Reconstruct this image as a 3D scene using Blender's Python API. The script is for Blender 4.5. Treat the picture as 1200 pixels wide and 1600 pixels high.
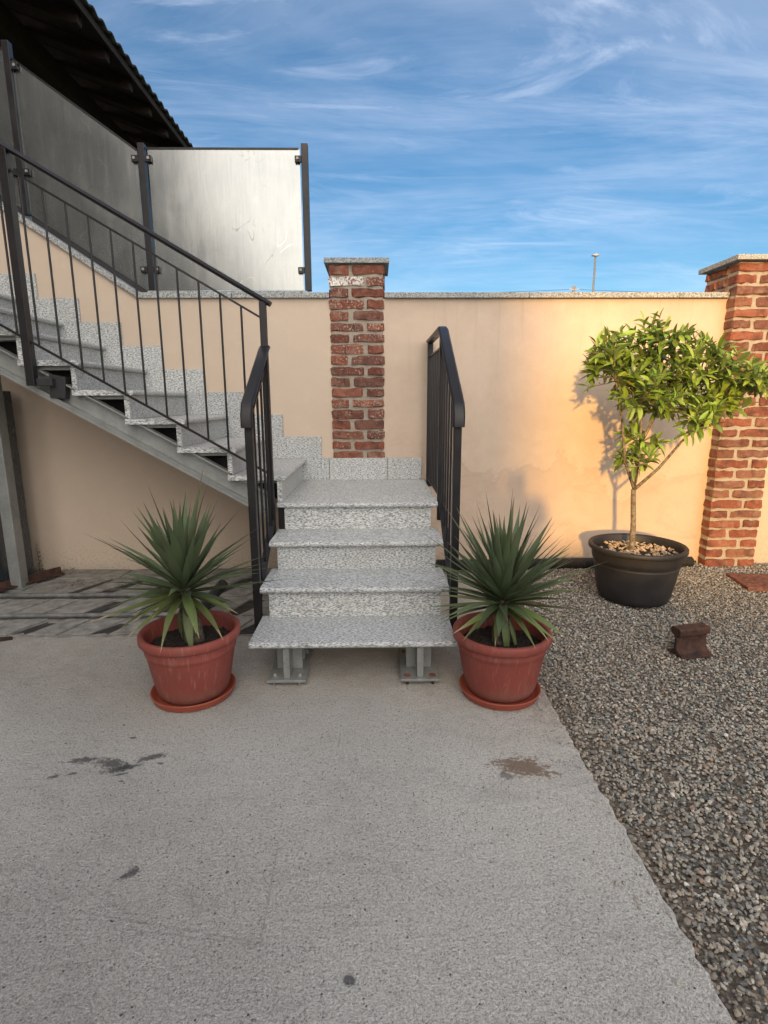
import bpy, math, random
import numpy as np
from mathutils import Vector, Matrix, noise, Euler
R_ = math.radians
rnd = random.Random(7)
scene = bpy.context.scene
for o in list(bpy.data.objects): bpy.data.objects.remove(o)
COL = scene.collection

# ------------------------------------------------------------------ camera
cam_d = bpy.data.cameras.new('camera'); cam = bpy.data.objects.new('camera', cam_d); COL.objects.link(cam)
PITCH, YAW, ROLL = 0.1992593, 0.0139356, -0.0031871
CAM = Vector((0.1173, -4.4054, 1.37))
cp, sp, cy, sy = math.cos(PITCH), math.sin(PITCH), math.cos(YAW), math.sin(YAW)
Fv = Vector((sy*cp, cy*cp, -sp)); Rv = Vector((cy, -sy, 0)); Uv = Rv.cross(Fv)
cr, sr = math.cos(ROLL), math.sin(ROLL)
Rr = Rv*cr + Uv*sr; Ur = Rv*(-sr) + Uv*cr
m = Matrix((( Rr.x, Ur.x, -Fv.x, CAM.x), (Rr.y, Ur.y, -Fv.y, CAM.y), (Rr.z, Ur.z, -Fv.z, CAM.z), (0, 0, 0, 1)))
cam.matrix_world = m
cam_d.sensor_fit = 'VERTICAL'; cam_d.sensor_height = 24.0; cam_d.lens = 24.0*860.85/1600.0
cam_d.clip_start = 0.02; cam_d.clip_end = 2000
scene.camera = cam

# ------------------------------------------------------------------ sun and sky
SUN_AZ, SUN_EL = 15.0, 9.5            # sun stands behind the camera, a little to the left, low
sd = bpy.data.lights.new('sun', 'SUN'); sun = bpy.data.objects.new('sun', sd); COL.objects.link(sun)
sd.energy = 4.2; sd.angle = R_(1.7); sd.color = (1.0, 0.57, 0.15)
to_sun = Vector((-math.sin(R_(SUN_AZ))*math.cos(R_(SUN_EL)), -math.cos(R_(SUN_AZ))*math.cos(R_(SUN_EL)), math.sin(R_(SUN_EL))))
sun.rotation_euler = to_sun.to_track_quat('Z', 'Y').to_euler()
sun.location = to_sun*60
world = bpy.data.worlds.new('World'); scene.world = world; world.use_nodes = True
wt = world.node_tree; wt.nodes.clear()
def N(t, typ, **kw):
    n = t.nodes.new(typ)
    for k, v in kw.items():
        if k in ('inp',):
            for a, b in v.items(): n.inputs[a].default_value = b
        else: setattr(n, k, v)
    return n
def L(t, a, b): t.links.new(a, b)
wo = N(wt, 'ShaderNodeOutputWorld'); bg = N(wt, 'ShaderNodeBackground'); bg.inputs[1].default_value = 0.15
sky = N(wt, 'ShaderNodeTexSky', sky_type='NISHITA', sun_disc=False)
sky.sun_elevation = R_(SUN_EL); sky.sun_rotation = math.atan2(to_sun.x, to_sun.y)
sky.air_density = 0.9; sky.dust_density = 0.5; sky.ozone_density = 2.0; sky.altitude = 200
tc = N(wt, 'ShaderNodeTexCoord')
hs = N(wt, 'ShaderNodeHueSaturation', inp={'Saturation': 1.26, 'Value': 1.0}); L(wt, sky.outputs[0], hs.inputs['Color'])
# cirrus: project the direction on a high plane
sep = N(wt, 'ShaderNodeSeparateXYZ'); L(wt, tc.outputs['Generated'], sep.inputs[0])
zc = N(wt, 'ShaderNodeMath', operation='MAXIMUM', inp={1: 0.02}); L(wt, sep.outputs[2], zc.inputs[0])
za = N(wt, 'ShaderNodeMath', operation='ADD', inp={1: 0.10}); L(wt, zc.outputs[0], za.inputs[0])
dx = N(wt, 'ShaderNodeMath', operation='DIVIDE'); L(wt, sep.outputs[0], dx.inputs[0]); L(wt, za.outputs[0], dx.inputs[1])
dy = N(wt, 'ShaderNodeMath', operation='DIVIDE'); L(wt, sep.outputs[1], dy.inputs[0]); L(wt, za.outputs[0], dy.inputs[1])
cmb = N(wt, 'ShaderNodeCombineXYZ'); L(wt, dx.outputs[0], cmb.inputs[0]); L(wt, dy.outputs[0], cmb.inputs[1])
def cloud(rot, sc, nscale, lo, hi, off, dist=0.9, det=7, rough=0.6):
    mp = N(wt, 'ShaderNodeMapping'); mp.inputs['Rotation'].default_value = (0, 0, R_(rot)); mp.inputs['Scale'].default_value = sc; mp.inputs['Location'].default_value = off
    L(wt, cmb.outputs[0], mp.inputs[0])
    nz = N(wt, 'ShaderNodeTexNoise', inp={'Scale': nscale, 'Detail': det, 'Roughness': rough, 'Distortion': dist}); L(wt, mp.outputs[0], nz.inputs['Vector'])
    mr = N(wt, 'ShaderNodeMapRange', interpolation_type='SMOOTHSTEP', inp={'From Min': lo, 'From Max': hi}); L(wt, nz.outputs[0], mr.inputs[0])
    return mr.outputs[0]
c1 = cloud(14, (0.50, 1.7, 1), 1.0, 0.38, 0.86, (3.1, 1.7, 0), 0.8, 8, .66)
c2 = cloud(-28, (0.8, 2.6, 1), 1.5, 0.42, 0.90, (7.3, 4.2, 2), 1.4, 8, .66)
c3 = cloud(5, (0.40, 0.7, 1), 1.1, 0.26, 0.56, (1.3, 9.2, 5), 0.3, 3)
a1 = N(wt, 'ShaderNodeMath', operation='MAXIMUM'); L(wt, c1, a1.inputs[0]); L(wt, c2, a1.inputs[1])
a2 = N(wt, 'ShaderNodeMath', operation='MULTIPLY'); L(wt, a1.outputs[0], a2.inputs[0]); L(wt, c3, a2.inputs[1])
c4 = cloud(8, (0.5, 0.9, 1), 0.8, 0.35, 0.75, (6.3, 2.2, 9), 0.5, 5, .65)
a3b = N(wt, 'ShaderNodeMath', operation='MULTIPLY_ADD', inp={1: 0.26, 2: 0.0}); L(wt, c4, a3b.inputs[0])
a3 = N(wt, 'ShaderNodeMath', operation='MULTIPLY_ADD', inp={1: 0.50}); L(wt, a2.outputs[0], a3.inputs[0]); L(wt, a3b.outputs[0], a3.inputs[2])
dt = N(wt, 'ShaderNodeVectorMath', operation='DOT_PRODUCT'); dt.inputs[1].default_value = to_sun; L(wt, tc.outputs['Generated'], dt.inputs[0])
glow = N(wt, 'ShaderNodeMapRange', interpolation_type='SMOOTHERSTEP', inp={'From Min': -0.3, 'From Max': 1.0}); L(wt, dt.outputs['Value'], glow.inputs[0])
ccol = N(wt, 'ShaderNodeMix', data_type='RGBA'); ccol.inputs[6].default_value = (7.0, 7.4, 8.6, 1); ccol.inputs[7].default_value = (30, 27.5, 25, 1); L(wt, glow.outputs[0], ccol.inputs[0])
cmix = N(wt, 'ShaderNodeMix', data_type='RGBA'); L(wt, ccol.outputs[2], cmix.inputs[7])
fill_veil = N(wt, 'ShaderNodeMath', operation='MULTIPLY'); L(wt, glow.outputs[0], fill_veil.inputs[0]); L(wt, glow.outputs[0], fill_veil.inputs[1])  # unseen brightening toward the sun, added to lift the ambient light
a4 = N(wt, 'ShaderNodeMath', operation='MULTIPLY_ADD', use_clamp=True, inp={1: 0.55}); L(wt, fill_veil.outputs[0], a4.inputs[0]); L(wt, a3.outputs[0], a4.inputs[2])
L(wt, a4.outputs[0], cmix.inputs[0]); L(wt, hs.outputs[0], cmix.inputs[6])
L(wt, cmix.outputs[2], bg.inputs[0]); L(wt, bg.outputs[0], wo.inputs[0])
scene.view_settings.view_transform = 'Standard'; scene.view_settings.look = 'None'
scene.view_settings.gamma = 1.0; scene.view_settings.use_curve_mapping = False
scene.view_settings.exposure = 0.13

# ------------------------------------------------------------------ helpers
def tag(o, label=None, cat=None, group=None, kind=None):
    if label: o['label'] = label
    if cat: o['category'] = cat
    if group: o['group'] = group
    if kind: o['kind'] = kind
    return o
def empty(name, loc, label, cat, group=None, rz=0):
    o = bpy.data.objects.new(name, None); COL.objects.link(o); o.location = loc; o.rotation_euler = (0, 0, rz)
    o.empty_display_size = 0.05
    return tag(o, label, cat, group)
PINV = {}
def link(name, me, mat=None, parent=None, loc=(0, 0, 0), rot=(0, 0, 0), scale=(1, 1, 1)):
    """geometry is given in world coordinates for parts: local = world - parent base"""
    o = bpy.data.objects.new(name, me); COL.objects.link(o)
    if mat is not None and len(me.materials) == 0: me.materials.append(mat)
    if parent is not None:
        o.parent = parent
        base = world_loc(parent)
        o.location = Vector(loc) - base
    else: o.location = loc
    o.rotation_euler = rot; o.scale = scale
    return o
def world_loc(o):
    v = Vector(o.location)
    while o.parent is not None:
        o = o.parent; v = v + Vector(o.location)
    return v
class MB:
    def __init__(s): s.v = []; s.f = []
    def add(s, vs, fs):
        n = len(s.v); s.v += [tuple(v) for v in vs]; s.f += [tuple(i+n for i in f) for f in fs]; return s
    def box(s, x0, x1, y0, y1, z0, z1):
        return s.add([(x0,y0,z0),(x1,y0,z0),(x1,y1,z0),(x0,y1,z0),(x0,y0,z1),(x1,y0,z1),(x1,y1,z1),(x0,y1,z1)],
                     [(3,2,1,0),(4,5,6,7),(0,1,5,4),(1,2,6,5),(2,3,7,6),(3,0,4,7)])
    def prism(s, poly, ax, a0, a1):
        """poly: 2D outline; ax: axis of extrusion 'x','y','z'"""
        n = len(poly)
        def P(u, w, a): return {'x': (a, u, w), 'y': (u, a, w), 'z': (u, w, a)}[ax]
        vs = [P(u, w, a0) for u, w in poly] + [P(u, w, a1) for u, w in poly]
        fs = [(i, (i+1) % n, n+(i+1) % n, n+i) for i in range(n)] + [tuple(range(n-1, -1, -1)), tuple(range(n, 2*n))]
        return s.add(vs, fs)
    def tube(s, pts, r, seg=8, cap=True, up=None):
        pts = [Vector(p) for p in pts]; k = len(pts)
        rs = r if isinstance(r, (list, tuple)) else [r]*k
        vs = []; fs = []
        prev = None
        for i, p in enumerate(pts):
            t = (pts[min(i+1, k-1)] - pts[max(i-1, 0)]).normalized()
            a = prev if prev is not None else (Vector((0, 0, 1)) if abs(t.z) < .9 else Vector((1, 0, 0)))
            u = (a - t*a.dot(t)).normalized(); w = t.cross(u); prev = u
            for j in range(seg):
                an = 2*math.pi*j/seg
                vs.append(p + (u*math.cos(an) + w*math.sin(an))*rs[i])
        for i in range(k-1):
            for j in range(seg):
                fs.append((i*seg+j, i*seg+(j+1) % seg, (i+1)*seg+(j+1) % seg, (i+1)*seg+j))
        if cap: fs += [tuple(range(seg-1, -1, -1)), tuple(range((k-1)*seg, k*seg))]
        return s.add(vs, fs)
    def sweep(s, pts, prof, side):
        """rectangular/any profile [(a,b)] swept along pts lying in a plane with normal `side`; a along side, b along local normal; mitred"""
        pts = [Vector(p) for p in pts]; k = len(pts); side = Vector(side).normalized(); n = len(prof); vs = []; fs = []
        for i, p in enumerate(pts):
            d0 = (pts[i]-pts[i-1]).normalized() if i else None
            d1 = (pts[i+1]-pts[i]).normalized() if i < k-1 else None
            if d0 is None: d0 = d1
            if d1 is None: d1 = d0
            t = (d0+d1).normalized(); nn = side.cross(t).normalized(); sc = 1/max(.3, t.dot(d0))
            for a, b in prof: vs.append(p + side*a + nn*b*sc)
        for i in range(k-1):
            for j in range(n): fs.append((i*n+j, i*n+(j+1) % n, (i+1)*n+(j+1) % n, (i+1)*n+j))
        fs += [tuple(range(n-1, -1, -1)), tuple(range((k-1)*n, k*n))]
        return s.add(vs, fs)
    def lathe(s, prof, cx, cy, seg=48, close=False):
        n = len(prof); vs = []; fs = []
        for j in range(seg):
            a = 2*math.pi*j/seg
            for r, z in prof: vs.append((cx+r*math.cos(a), cy+r*math.sin(a), z))
        for j in range(seg):
            k = (j+1) % seg
            for i in range(n-1): fs.append((j*n+i, k*n+i, k*n+i+1, j*n+i+1))
            if close: fs.append((j*n+n-1, k*n+n-1, k*n, j*n))
        return s.add(vs, fs)
    def mesh(s, name, base=(0, 0, 0), smooth=False, bevel=0, seg=2, auto=None):
        b = Vector(base)
        me = bpy.data.meshes.new(name); me.from_pydata([tuple(Vector(v)-b) for v in s.v], [], s.f)
        import bmesh
        bm = bmesh.new(); bm.from_mesh(me)
        bmesh.ops.recalc_face_normals(bm, faces=bm.faces)
        if bevel:
            es = [e for e in bm.edges if len(e.link_faces) == 2 and e.calc_face_angle(0) > 0.6]
            bmesh.ops.bevel(bm, geom=es, offset=bevel, segments=seg, profile=0.5, affect='EDGES', clamp_overlap=True)
        bm.to_mesh(me); bm.free()
        if smooth or auto is not None:
            me.shade_smooth()
            if auto is not None: me.set_sharp_from_angle(angle=R_(auto))
        return me
    def part(s, name, mat, parent=None, smooth=False, bevel=0, seg=2, auto=None, base=None):
        """links the collected world-space geometry as one object, child of parent"""
        if base is None:
            n = len(s.v); base = (sum(v[0] for v in s.v)/n, sum(v[1] for v in s.v)/n, min(v[2] for v in s.v))
        me = s.mesh(name, base, smooth, bevel, seg, auto)
        return link(name, me, mat, parent, base)

# ------------------------------------------------------------------ materials
MATS = {}
class Mt:
    def __init__(s, name, rough=0.7, metal=0.0, spec=0.5, col=(0.5, 0.5, 0.5)):
        s.m = bpy.data.materials.new(name); s.m.use_nodes = True; s.t = s.m.node_tree
        s.b = s.t.nodes['Principled BSDF']; s.b.inputs['Roughness'].default_value = rough
        s.b.inputs['Metallic'].default_value = metal; s.b.inputs['Specular IOR Level'].default_value = spec
        s.b.inputs['Base Color'].default_value = (*col, 1)
        MATS[name] = s.m
        s.geo = s.t.nodes.new('ShaderNodeNewGeometry'); s.tc = s.t.nodes.new('ShaderNodeTexCoord')
    def map(s, scale=(1, 1, 1), rot=(0, 0, 0), loc=(0, 0, 0), src=None):
        mp = N(s.t, 'ShaderNodeMapping'); mp.inputs['Scale'].default_value = scale; mp.inputs['Rotation'].default_value = [R_(a) for a in rot]; mp.inputs['Location'].default_value = loc
        L(s.t, src or s.geo.outputs['Position'], mp.inputs[0]); return mp.outputs[0]
    def noise(s, sc, vec=None, det=4, rough=.55, dist=0):
        n = N(s.t, 'ShaderNodeTexNoise', inp={'Scale': sc, 'Detail': det, 'Roughness': rough, 'Distortion': dist})
        L(s.t, vec or s.geo.outputs['Position'], n.inputs['Vector']); return n.outputs[0]
    def vor(s, sc, vec=None, out=0, feature='F1', rand=1):
        n = N(s.t, 'ShaderNodeTexVoronoi', feature=feature, inp={'Scale': sc, 'Randomness': rand})
        L(s.t, vec or s.geo.outputs['Position'], n.inputs['Vector']); return n.outputs[out]
    def rng(s, v, a, b, c=0., d=1., smooth=False):
        n = N(s.t, 'ShaderNodeMapRange', inp={'From Min': a, 'From Max': b, 'To Min': c, 'To Max': d})
        if smooth: n.interpolation_type = 'SMOOTHSTEP'
        L(s.t, v, n.inputs[0]); return n.outputs[0]
    def math(s, op, a, b=None, c=None):
        n = N(s.t, 'ShaderNodeMath', operation=op)
        for i, x in enumerate((a, b, c)):
            if x is None: continue
            if isinstance(x, (int, float)): n.inputs[i].default_value = x
            else: L(s.t, x, n.inputs[i])
        return n.outputs[0]
    def ramp(s, v, stops, interp='LINEAR'):
        n = N(s.t, 'ShaderNodeValToRGB'); n.color_ramp.interpolation = interp
        e = n.color_ramp.elements
        while len(e) < len(stops): e.new(0.5)
        for i, (p, c) in enumerate(stops): e[i].position = p; e[i].color = (*c, 1)
        L(s.t, v, n.inputs[0]); return n.outputs[0]
    def mix(s, f, a, b, mode='MIX'):
        n = N(s.t, 'ShaderNodeMix', data_type='RGBA', blend_type=mode)
        for i, x in ((0, f), (6, a), (7, b)):
            if isinstance(x, (int, float)): n.inputs[i].default_value = x
            elif isinstance(x, tuple): n.inputs[i].default_value = (*x, 1)
            else: L(s.t, x, n.inputs[i])
        return n.outputs[2]
    def xyz(s, src=None):
        n = N(s.t, 'ShaderNodeSeparateXYZ'); L(s.t, src or s.geo.outputs['Position'], n.inputs[0]); return n.outputs
    def col(s, c): L(s.t, c, s.b.inputs['Base Color']); return s
    def rough(s, c): L(s.t, c, s.b.inputs['Roughness']); return s
    def bump(s, h, dist=.01, strength=1.0):
        n = N(s.t, 'ShaderNodeBump', inp={'Strength': strength, 'Distance': dist}); L(s.t, h, n.inputs['Height'])
        prev = s.b.inputs['Normal'].links
        if prev: L(s.t, prev[0].from_socket, n.inputs['Normal'])
        L(s.t, n.outputs[0], s.b.inputs['Normal']); return s
    def rand(s):
        n = N(s.t, 'ShaderNodeObjectInfo'); return n.outputs['Random']
    def attr(s, name):
        n = N(s.t, 'ShaderNodeAttribute', attribute_name=name); return n.outputs

# granite
def granite(name, tint=.86, stretch=(70, 190, 190)):
    g = Mt(name, .62, 0, .35)
    v = g.map(stretch)
    n1 = g.noise(1.0, v, 3, .6, .3); n2 = g.noise(2.3, v, 2, .6)
    base = g.ramp(n1, [(.36, (.11*tint, .12*tint, .125*tint)), (.45, (.37*tint, .39*tint, .395*tint)), (.53, (.67*tint, .685*tint, .68*tint)), (.64, (.90*tint, .905*tint, .885*tint))])
    spk = g.rng(n2, .60, .68)
    c = g.mix(g.math('MULTIPLY', spk, .75), base, (.05, .052, .056))
    lf = g.noise(2.2, None, 3)
    c = g.mix(.14, c, g.ramp(lf, [(.3, (.50*tint, .505*tint, .505*tint)), (.7, (.74*tint, .74*tint, .725*tint))]), 'MIX')
    rn = g.rand(); c = g.mix(1.0, c, g.ramp(rn, [(0, (.84, .85, .86)), (.5, (.97, .97, .95)), (1, (1.04, 1.04, 1.02))]), 'MULTIPLY')
    dn = g.noise(7, None, 5, .7); c = g.mix(g.rng(dn, .52, .78, 0, .40), c, (.30, .275, .235))
    g.col(c); g.bump(n1, .0012, .6)
    return g.m
M_gran = granite('granite')
M_cop = granite('coping_granite', .60, (120, 120, 120))

def plaster():
    g = Mt('plaster', .92, 0, .15)
    p = g.xyz()
    n = g.noise(1.1, None, 5, .6); n2 = g.noise(5, None, 5, .65, .6); n3 = g.noise(90, None, 3, .6); n4 = g.noise(.55, g.map((1, 1, 1), (0, 0, 0), (5, 3, 1)), 4, .6, .4)
    base = g.ramp(n, [(.3, (.58, .465, .36)), (.7, (.62, .50, .39))])
    right = g.rng(p[0], .1, .3)
    pink = g.ramp(n4, [(.3, (.56, .435, .335)), (.5, (.62, .49, .38)), (.72, (.59, .445, .345))])
    base = g.mix(right, base, pink)
    # water stains, mostly on the older right part and near the ground
    st = g.rng(n2, .50, .72); low = g.rng(p[2], 0.02, 1.1, 1.0, 0.18)
    k = g.math('MULTIPLY', g.math('MULTIPLY', st, low), g.math('MULTIPLY_ADD', right, .75, .15))
    c = g.mix(k, base, (.44, .34, .25))
    foot = g.rng(g.math('MULTIPLY_ADD', n2, .25, p[2]), .10, .24, .6, 0)
    c = g.mix(foot, c, (.42, .36, .29))
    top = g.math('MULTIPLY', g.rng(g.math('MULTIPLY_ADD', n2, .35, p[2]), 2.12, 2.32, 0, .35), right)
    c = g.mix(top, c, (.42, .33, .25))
    mo = g.noise(8, None, 6, .7, .5); c = g.mix(g.math('MULTIPLY', g.rng(mo, .48, .75), g.math('MULTIPLY_ADD', right, .22, .08)), c, (.50, .36, .27)); c = g.mix(g.math('MULTIPLY', g.rng(mo, .45, .25), .25), c, (.76, .63, .50))
    ru = g.noise(1, g.map((22, 22, 1.1)), 4, .6, .3); c = g.mix(g.math('MULTIPLY', g.math('MULTIPLY', g.rng(ru, .55, .75), g.rng(p[2], 1.35, 2.12)), g.math('MULTIPLY_ADD', right, .35, .08)), c, (.40, .31, .24))
    sp = g.math('MULTIPLY', g.rng(g.noise(55, None, 4, .7), .5, .62), g.rng(g.math('MULTIPLY_ADD', mo, .3, p[2]), .18, .42, .65, 0)); c = g.mix(sp, c, (.33, .27, .20))
    dm = g.noise(2.3, g.map((1, 1, .7), (0, 0, 0), (3, 0, 1)), 6, .68, .6); dz = g.math('MULTIPLY_ADD', dm, 1.7, p[2])
    c = g.mix(g.math('MULTIPLY', g.rng(dz, 1.62, 1.50, 0, .34), right), c, (.47, .345, .265)); c = g.mix(g.math('MULTIPLY', g.math('MULTIPLY', g.rng(dz, 1.50, 1.56), g.rng(dz, 1.66, 1.60)), g.math('MULTIPLY', right, .25)), c, (.36, .27, .20))
    # big faint damp blotch outline
    w = g.noise(1.7, g.map((1, 1, 1.3)), 4, .6, 1.0)
    ring = g.math('MULTIPLY', g.rng(g.math('ABSOLUTE', g.math('SUBTRACT', w, .52)), 0, .012, 1, 0), g.math('MULTIPLY', right, .22))
    c = g.mix(g.math('MULTIPLY', ring, g.rng(p[2], .7, 1.3, 1, 0)), c, (.34, .26, .20))
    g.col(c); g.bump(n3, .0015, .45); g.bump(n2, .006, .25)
    return g.m
M_plaster = plaster()

def concrete():
    g = Mt('concrete', .9, 0, .25)
    p = g.xyz()
    n0 = g.noise(.9, None, 5, .6); n1 = g.noise(9, None, 5, .7); n2 = g.noise(160, None, 3, .7); n3 = g.noise(480, None, 2, .6)
    base = g.ramp(n0, [(.3, (.475, .46, .43)), (.5, (.53, .515, .485)), (.72, (.58, .565, .535))])
    c = g.mix(.35, base, g.ramp(n1, [(.3, (.38, .37, .345)), (.7, (.62, .605, .575))]))
    c = g.mix(.62, c, g.ramp(n2, [(.34, (.22, .216, .20)), (.5, (.54, .53, .50)), (.66, (.80, .785, .75))]))
    sc_ = g.noise(1, g.map((9, 34, 1), (0, 0, 20)), 6, .75, 1.5); c = g.mix(g.rng(sc_, .5, .75, 0, .30), c, (.58, .555, .52)); c = g.mix(g.rng(sc_, .45, .25, 0, .30), c, (.24, .225, .20))
    bl = g.noise(2.6, g.map((1, 1.6, 1), (0, 0, 30), (4, 7, 1)), 5, .7, .5); c = g.mix(g.rng(bl, .52, .75, 0, .35), c, (.29, .27, .245))
    n9 = g.noise(300, None, 2, .7); c = g.mix(g.rng(n9, .55, .70, 0, .55), c, (.68, .655, .61)); c = g.mix(g.rng(n9, .45, .32, 0, .55), c, (.16, .15, .135))
    ck = g.noise(1.3, g.map((1, 1, 1), (0, 0, 0), (2.2, 5.1, 0)), 6, .62, .4); c = g.mix(g.math('MULTIPLY', g.rng(g.math('ABSOLUTE', g.math('SUBTRACT', ck, .5)), 0, .0022, 1, 0), g.rng(g.noise(1.1, None, 2), .5, .56, 0, .45)), c, (.13, .12, .105))
    n7 = g.noise(82, None, 4, .7, .4); c = g.mix(g.rng(n7, .54, .70, 0, .50), c, (.66, .65, .63)); c = g.mix(g.rng(n7, .46, .33, 0, .55), c, (.17, .165, .155))
    v7 = g.vor(105, None, 0); m7 = g.rng(g.noise(21, None, 3), .50, .60); c = g.mix(g.math('MULTIPLY', g.rng(v7, .12, .26, 1, 0), g.math('MULTIPLY', m7, .75)), c, (.075, .072, .068))
    # pits
    vv = g.vor(46, g.map((1, 1, 1)), 0); mask = g.rng(g.noise(30, None, 2), .50, .56)
    pit = g.math('MULTIPLY', g.rng(vv, .09, .17, 1, 0), g.math('MULTIPLY', mask, .95))
    c = g.mix(pit, c, (.07, .065, .06))
    vb = g.vor(5.1, g.map((1, 1, 1), (0, 0, 0), (.37, .2, 0)), 0)
    chip = g.rng(g.math('MULTIPLY_ADD', g.noise(70, None, 3), .05, vb), .045, .062, .85, 0)
    c = g.mix(chip, c, (.085, .078, .07))
    bp = g.noise(.65, g.map((1, .8, 1), (0, 0, 0), (8, 2, 0)), 3, .5); c = g.mix(1.0, c, g.ramp(bp, [(.32, (.90, .885, .86)), (.5, (1.10, 1.09, 1.06)), (.68, (1.22, 1.20, 1.16))]), 'MULTIPLY')
    wet = g.math('MULTIPLY', g.rng(g.noise(3.3, g.map((1, 2.2, 1), (0, 0, 12)), 6, .7, 1.0), .55, .72), .28); c = g.mix(wet, c, (.22, .21, .195))
    # trampled earth dust by the stairs
    dust = g.math('MULTIPLY', g.rng(p[1], -2.5, -1.8, 0, .55), g.rng(n1, .35, .65, .4, 1))
    c = g.mix(dust, c, (.30, .245, .185))
    # oil drips, rust patch: stains with their own shape
    wob = g.noise(26, g.map((.6, 1, 1), (0, 0, 25)), 4, .75, .6); wob2 = g.noise(70, None, 3, .7)
    def spot(c, x, y, rx, ry, rot, colr, amt, soft=.7):
        v = N(g.t, 'ShaderNodeMapping', vector_type='TEXTURE'); v.inputs['Location'].default_value = (x, y, 0); v.inputs['Rotation'].default_value = (0, 0, R_(rot)); v.inputs['Scale'].default_value = (rx, ry, 1)
        L(g.t, g.geo.outputs['Position'], v.inputs[0])
        q = g.xyz(v.outputs[0]); d = g.math('SQRT', g.math('ADD', g.math('MULTIPLY', q[0], q[0]), g.math('MULTIPLY', q[1], q[1])))
        d = g.math('ADD', d, g.math('MULTIPLY_ADD', wob, 3.6, -1.8)); d = g.math('ADD', d, g.math('MULTIPLY_ADD', wob2, 2.2, -1.1))
        return g.mix(g.rng(d, .78, .78+soft, amt, 0), c, colr)
    ink = (.055, .056, .06)
    for x, y, rx, ry, rot in [(-1.035, -2.475, .042, .016, 10), (-.905, -2.50, .060, .024, -20), (-.855, -2.53, .05, .015, 18), (-.775, -2.462, .05, .013, 22), (-1.09, -2.57, .016, .009, 10), (-1.03, -2.555, .015, .008, 10),
                              (-.845, -2.56, .02, .007, 20), (-.62, -3.008, .026, .012, 40), (.044, -3.326, .011, .010, 0), (-.83, -2.60, .012, .005, 0), (-.72, -2.50, .012, .006, 0), (-.9, -2.33, .012, .006, 0)]:
        c = spot(c, x, y, rx, ry, rot, ink, .78)
    for x, y, rx, ry, rot in [(-.43, -3.182, .22, .0022, -10.5), (-.193, -3.08, .0020, .16, 2), (-.40, -3.205, .17, .0016, -8)]:
        c = spot(c, x, y, rx, ry, rot, (.26, .25, .235), .32, 1.4)
    c = spot(c, .665, -2.545, .098, .052, -14, (.215, .145, .095), .85, .5)
    c = spot(c, .60, -2.60, .026, .02, 0, (.16, .14, .12), .7, .5)
    c = spot(c, .99, -1.9, .25, .35, 0, (.20, .17, .14), .35, .6)
    for x, y, rx, ry, rot in [(.35, -2.17, .05, .012, 10), (.12, -2.15, .04, .012, -12), (.52, -2.20, .05, .014, 5)]:
        c = spot(c, x, y, rx, ry, rot, (.48, .46, .43), .6, .5)
    g.col(c)
    br = g.noise(1, g.map((110, 7, 1), (0, 0, 8)), 3, .6, .4); br2 = g.noise(1, g.map((22, 75, 1), (0, 0, 22)), 4, .7, 1.2)
    sel = g.rng(g.math('MULTIPLY_ADD', n0, 1.2, p[0]), .6, 1.2, 0, 1)
    brm = g.math('ADD', g.math('MULTIPLY', br, sel), g.math('MULTIPLY', br2, g.math('SUBTRACT', 1.0, sel)))
    g.bump(n1, .012, .6); g.bump(brm, .006, .6); g.bump(n7, .010, 1.0); g.bump(n2, .006, 1.0); g.bump(g.math('SUBTRACT', 1.0, pit), .003, .8)
    return g.m
M_conc = concrete()

def brickmat():
    g = Mt('brick', .9, 0, .15)
    r = g.rand()
    c = g.ramp(r, [(0, (.13, .050, .037)), (.2, (.195, .066, .045)), (.45, (.245, .080, .050)), (.62, (.16, .072, .056)), (.8, (.225, .108, .074)), (1, (.26, .092, .058))])
    ob = g.geo.outputs['Position']
    ad = N(g.t, 'ShaderNodeVectorMath', operation='ADD'); L(g.t, ob, ad.inputs[0])
    cb = N(g.t, 'ShaderNodeCombineXYZ'); L(g.t, g.math('MULTIPLY', r, 37.), cb.inputs[0]); L(g.t, cb.outputs[0], ad.inputs[1]); v = None
    n1 = g.noise(34, v, 5, .7); n2 = g.noise(75, v, 3, .7); n3 = g.noise(12, v, 3)
    c = g.mix(g.rng(n1, .50, .75, 0, .7), c, g.mix(.5, c, (.50, .27, .17)))
    c = g.mix(g.rng(n3, .50, .66, 0, .75), c, (.10, .045, .035)); c = g.mix(g.rng(g.noise(120, None, 3, .7), .42, .30, 0, .8), c, (.06, .03, .025))
    # lime splashes, on some bricks far more than on others
    th = g.math('MULTIPLY_ADD', g.math('FRACT', g.math('MULTIPLY', r, 7.31)), .13, .525)
    px_ = g.xyz(); th = g.math('ADD', th, g.rng(px_[0], 1.0, 2.0, 0, .16)); w = g.math('SUBTRACT', n2, th); c = g.mix(g.rng(w, 0, .09, 0, .70), c, (.55, .47, .38)); c = g.mix(g.rng(g.noise(9, None, 5, .7), .52, .70, 0, .40), c, (.36, .27, .20))
    lit = g.attr('old')[2]
    g.col(c); g.bump(n1, .004, .9); g.bump(n2, .002, .7)
    return g.m
M_brick = brickmat()
def whitebrick():
    g = Mt('limed_brick', .9, 0, .15); ob = g.geo.outputs['Position']; n = g.noise(60, ob, 4, .7)
    g.col(g.ramp(n, [(.44, (.25, .10, .07)), (.5, (.74, .72, .66))])); g.bump(n, .003, .8); return g.m
M_wbrick = whitebrick()
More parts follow.
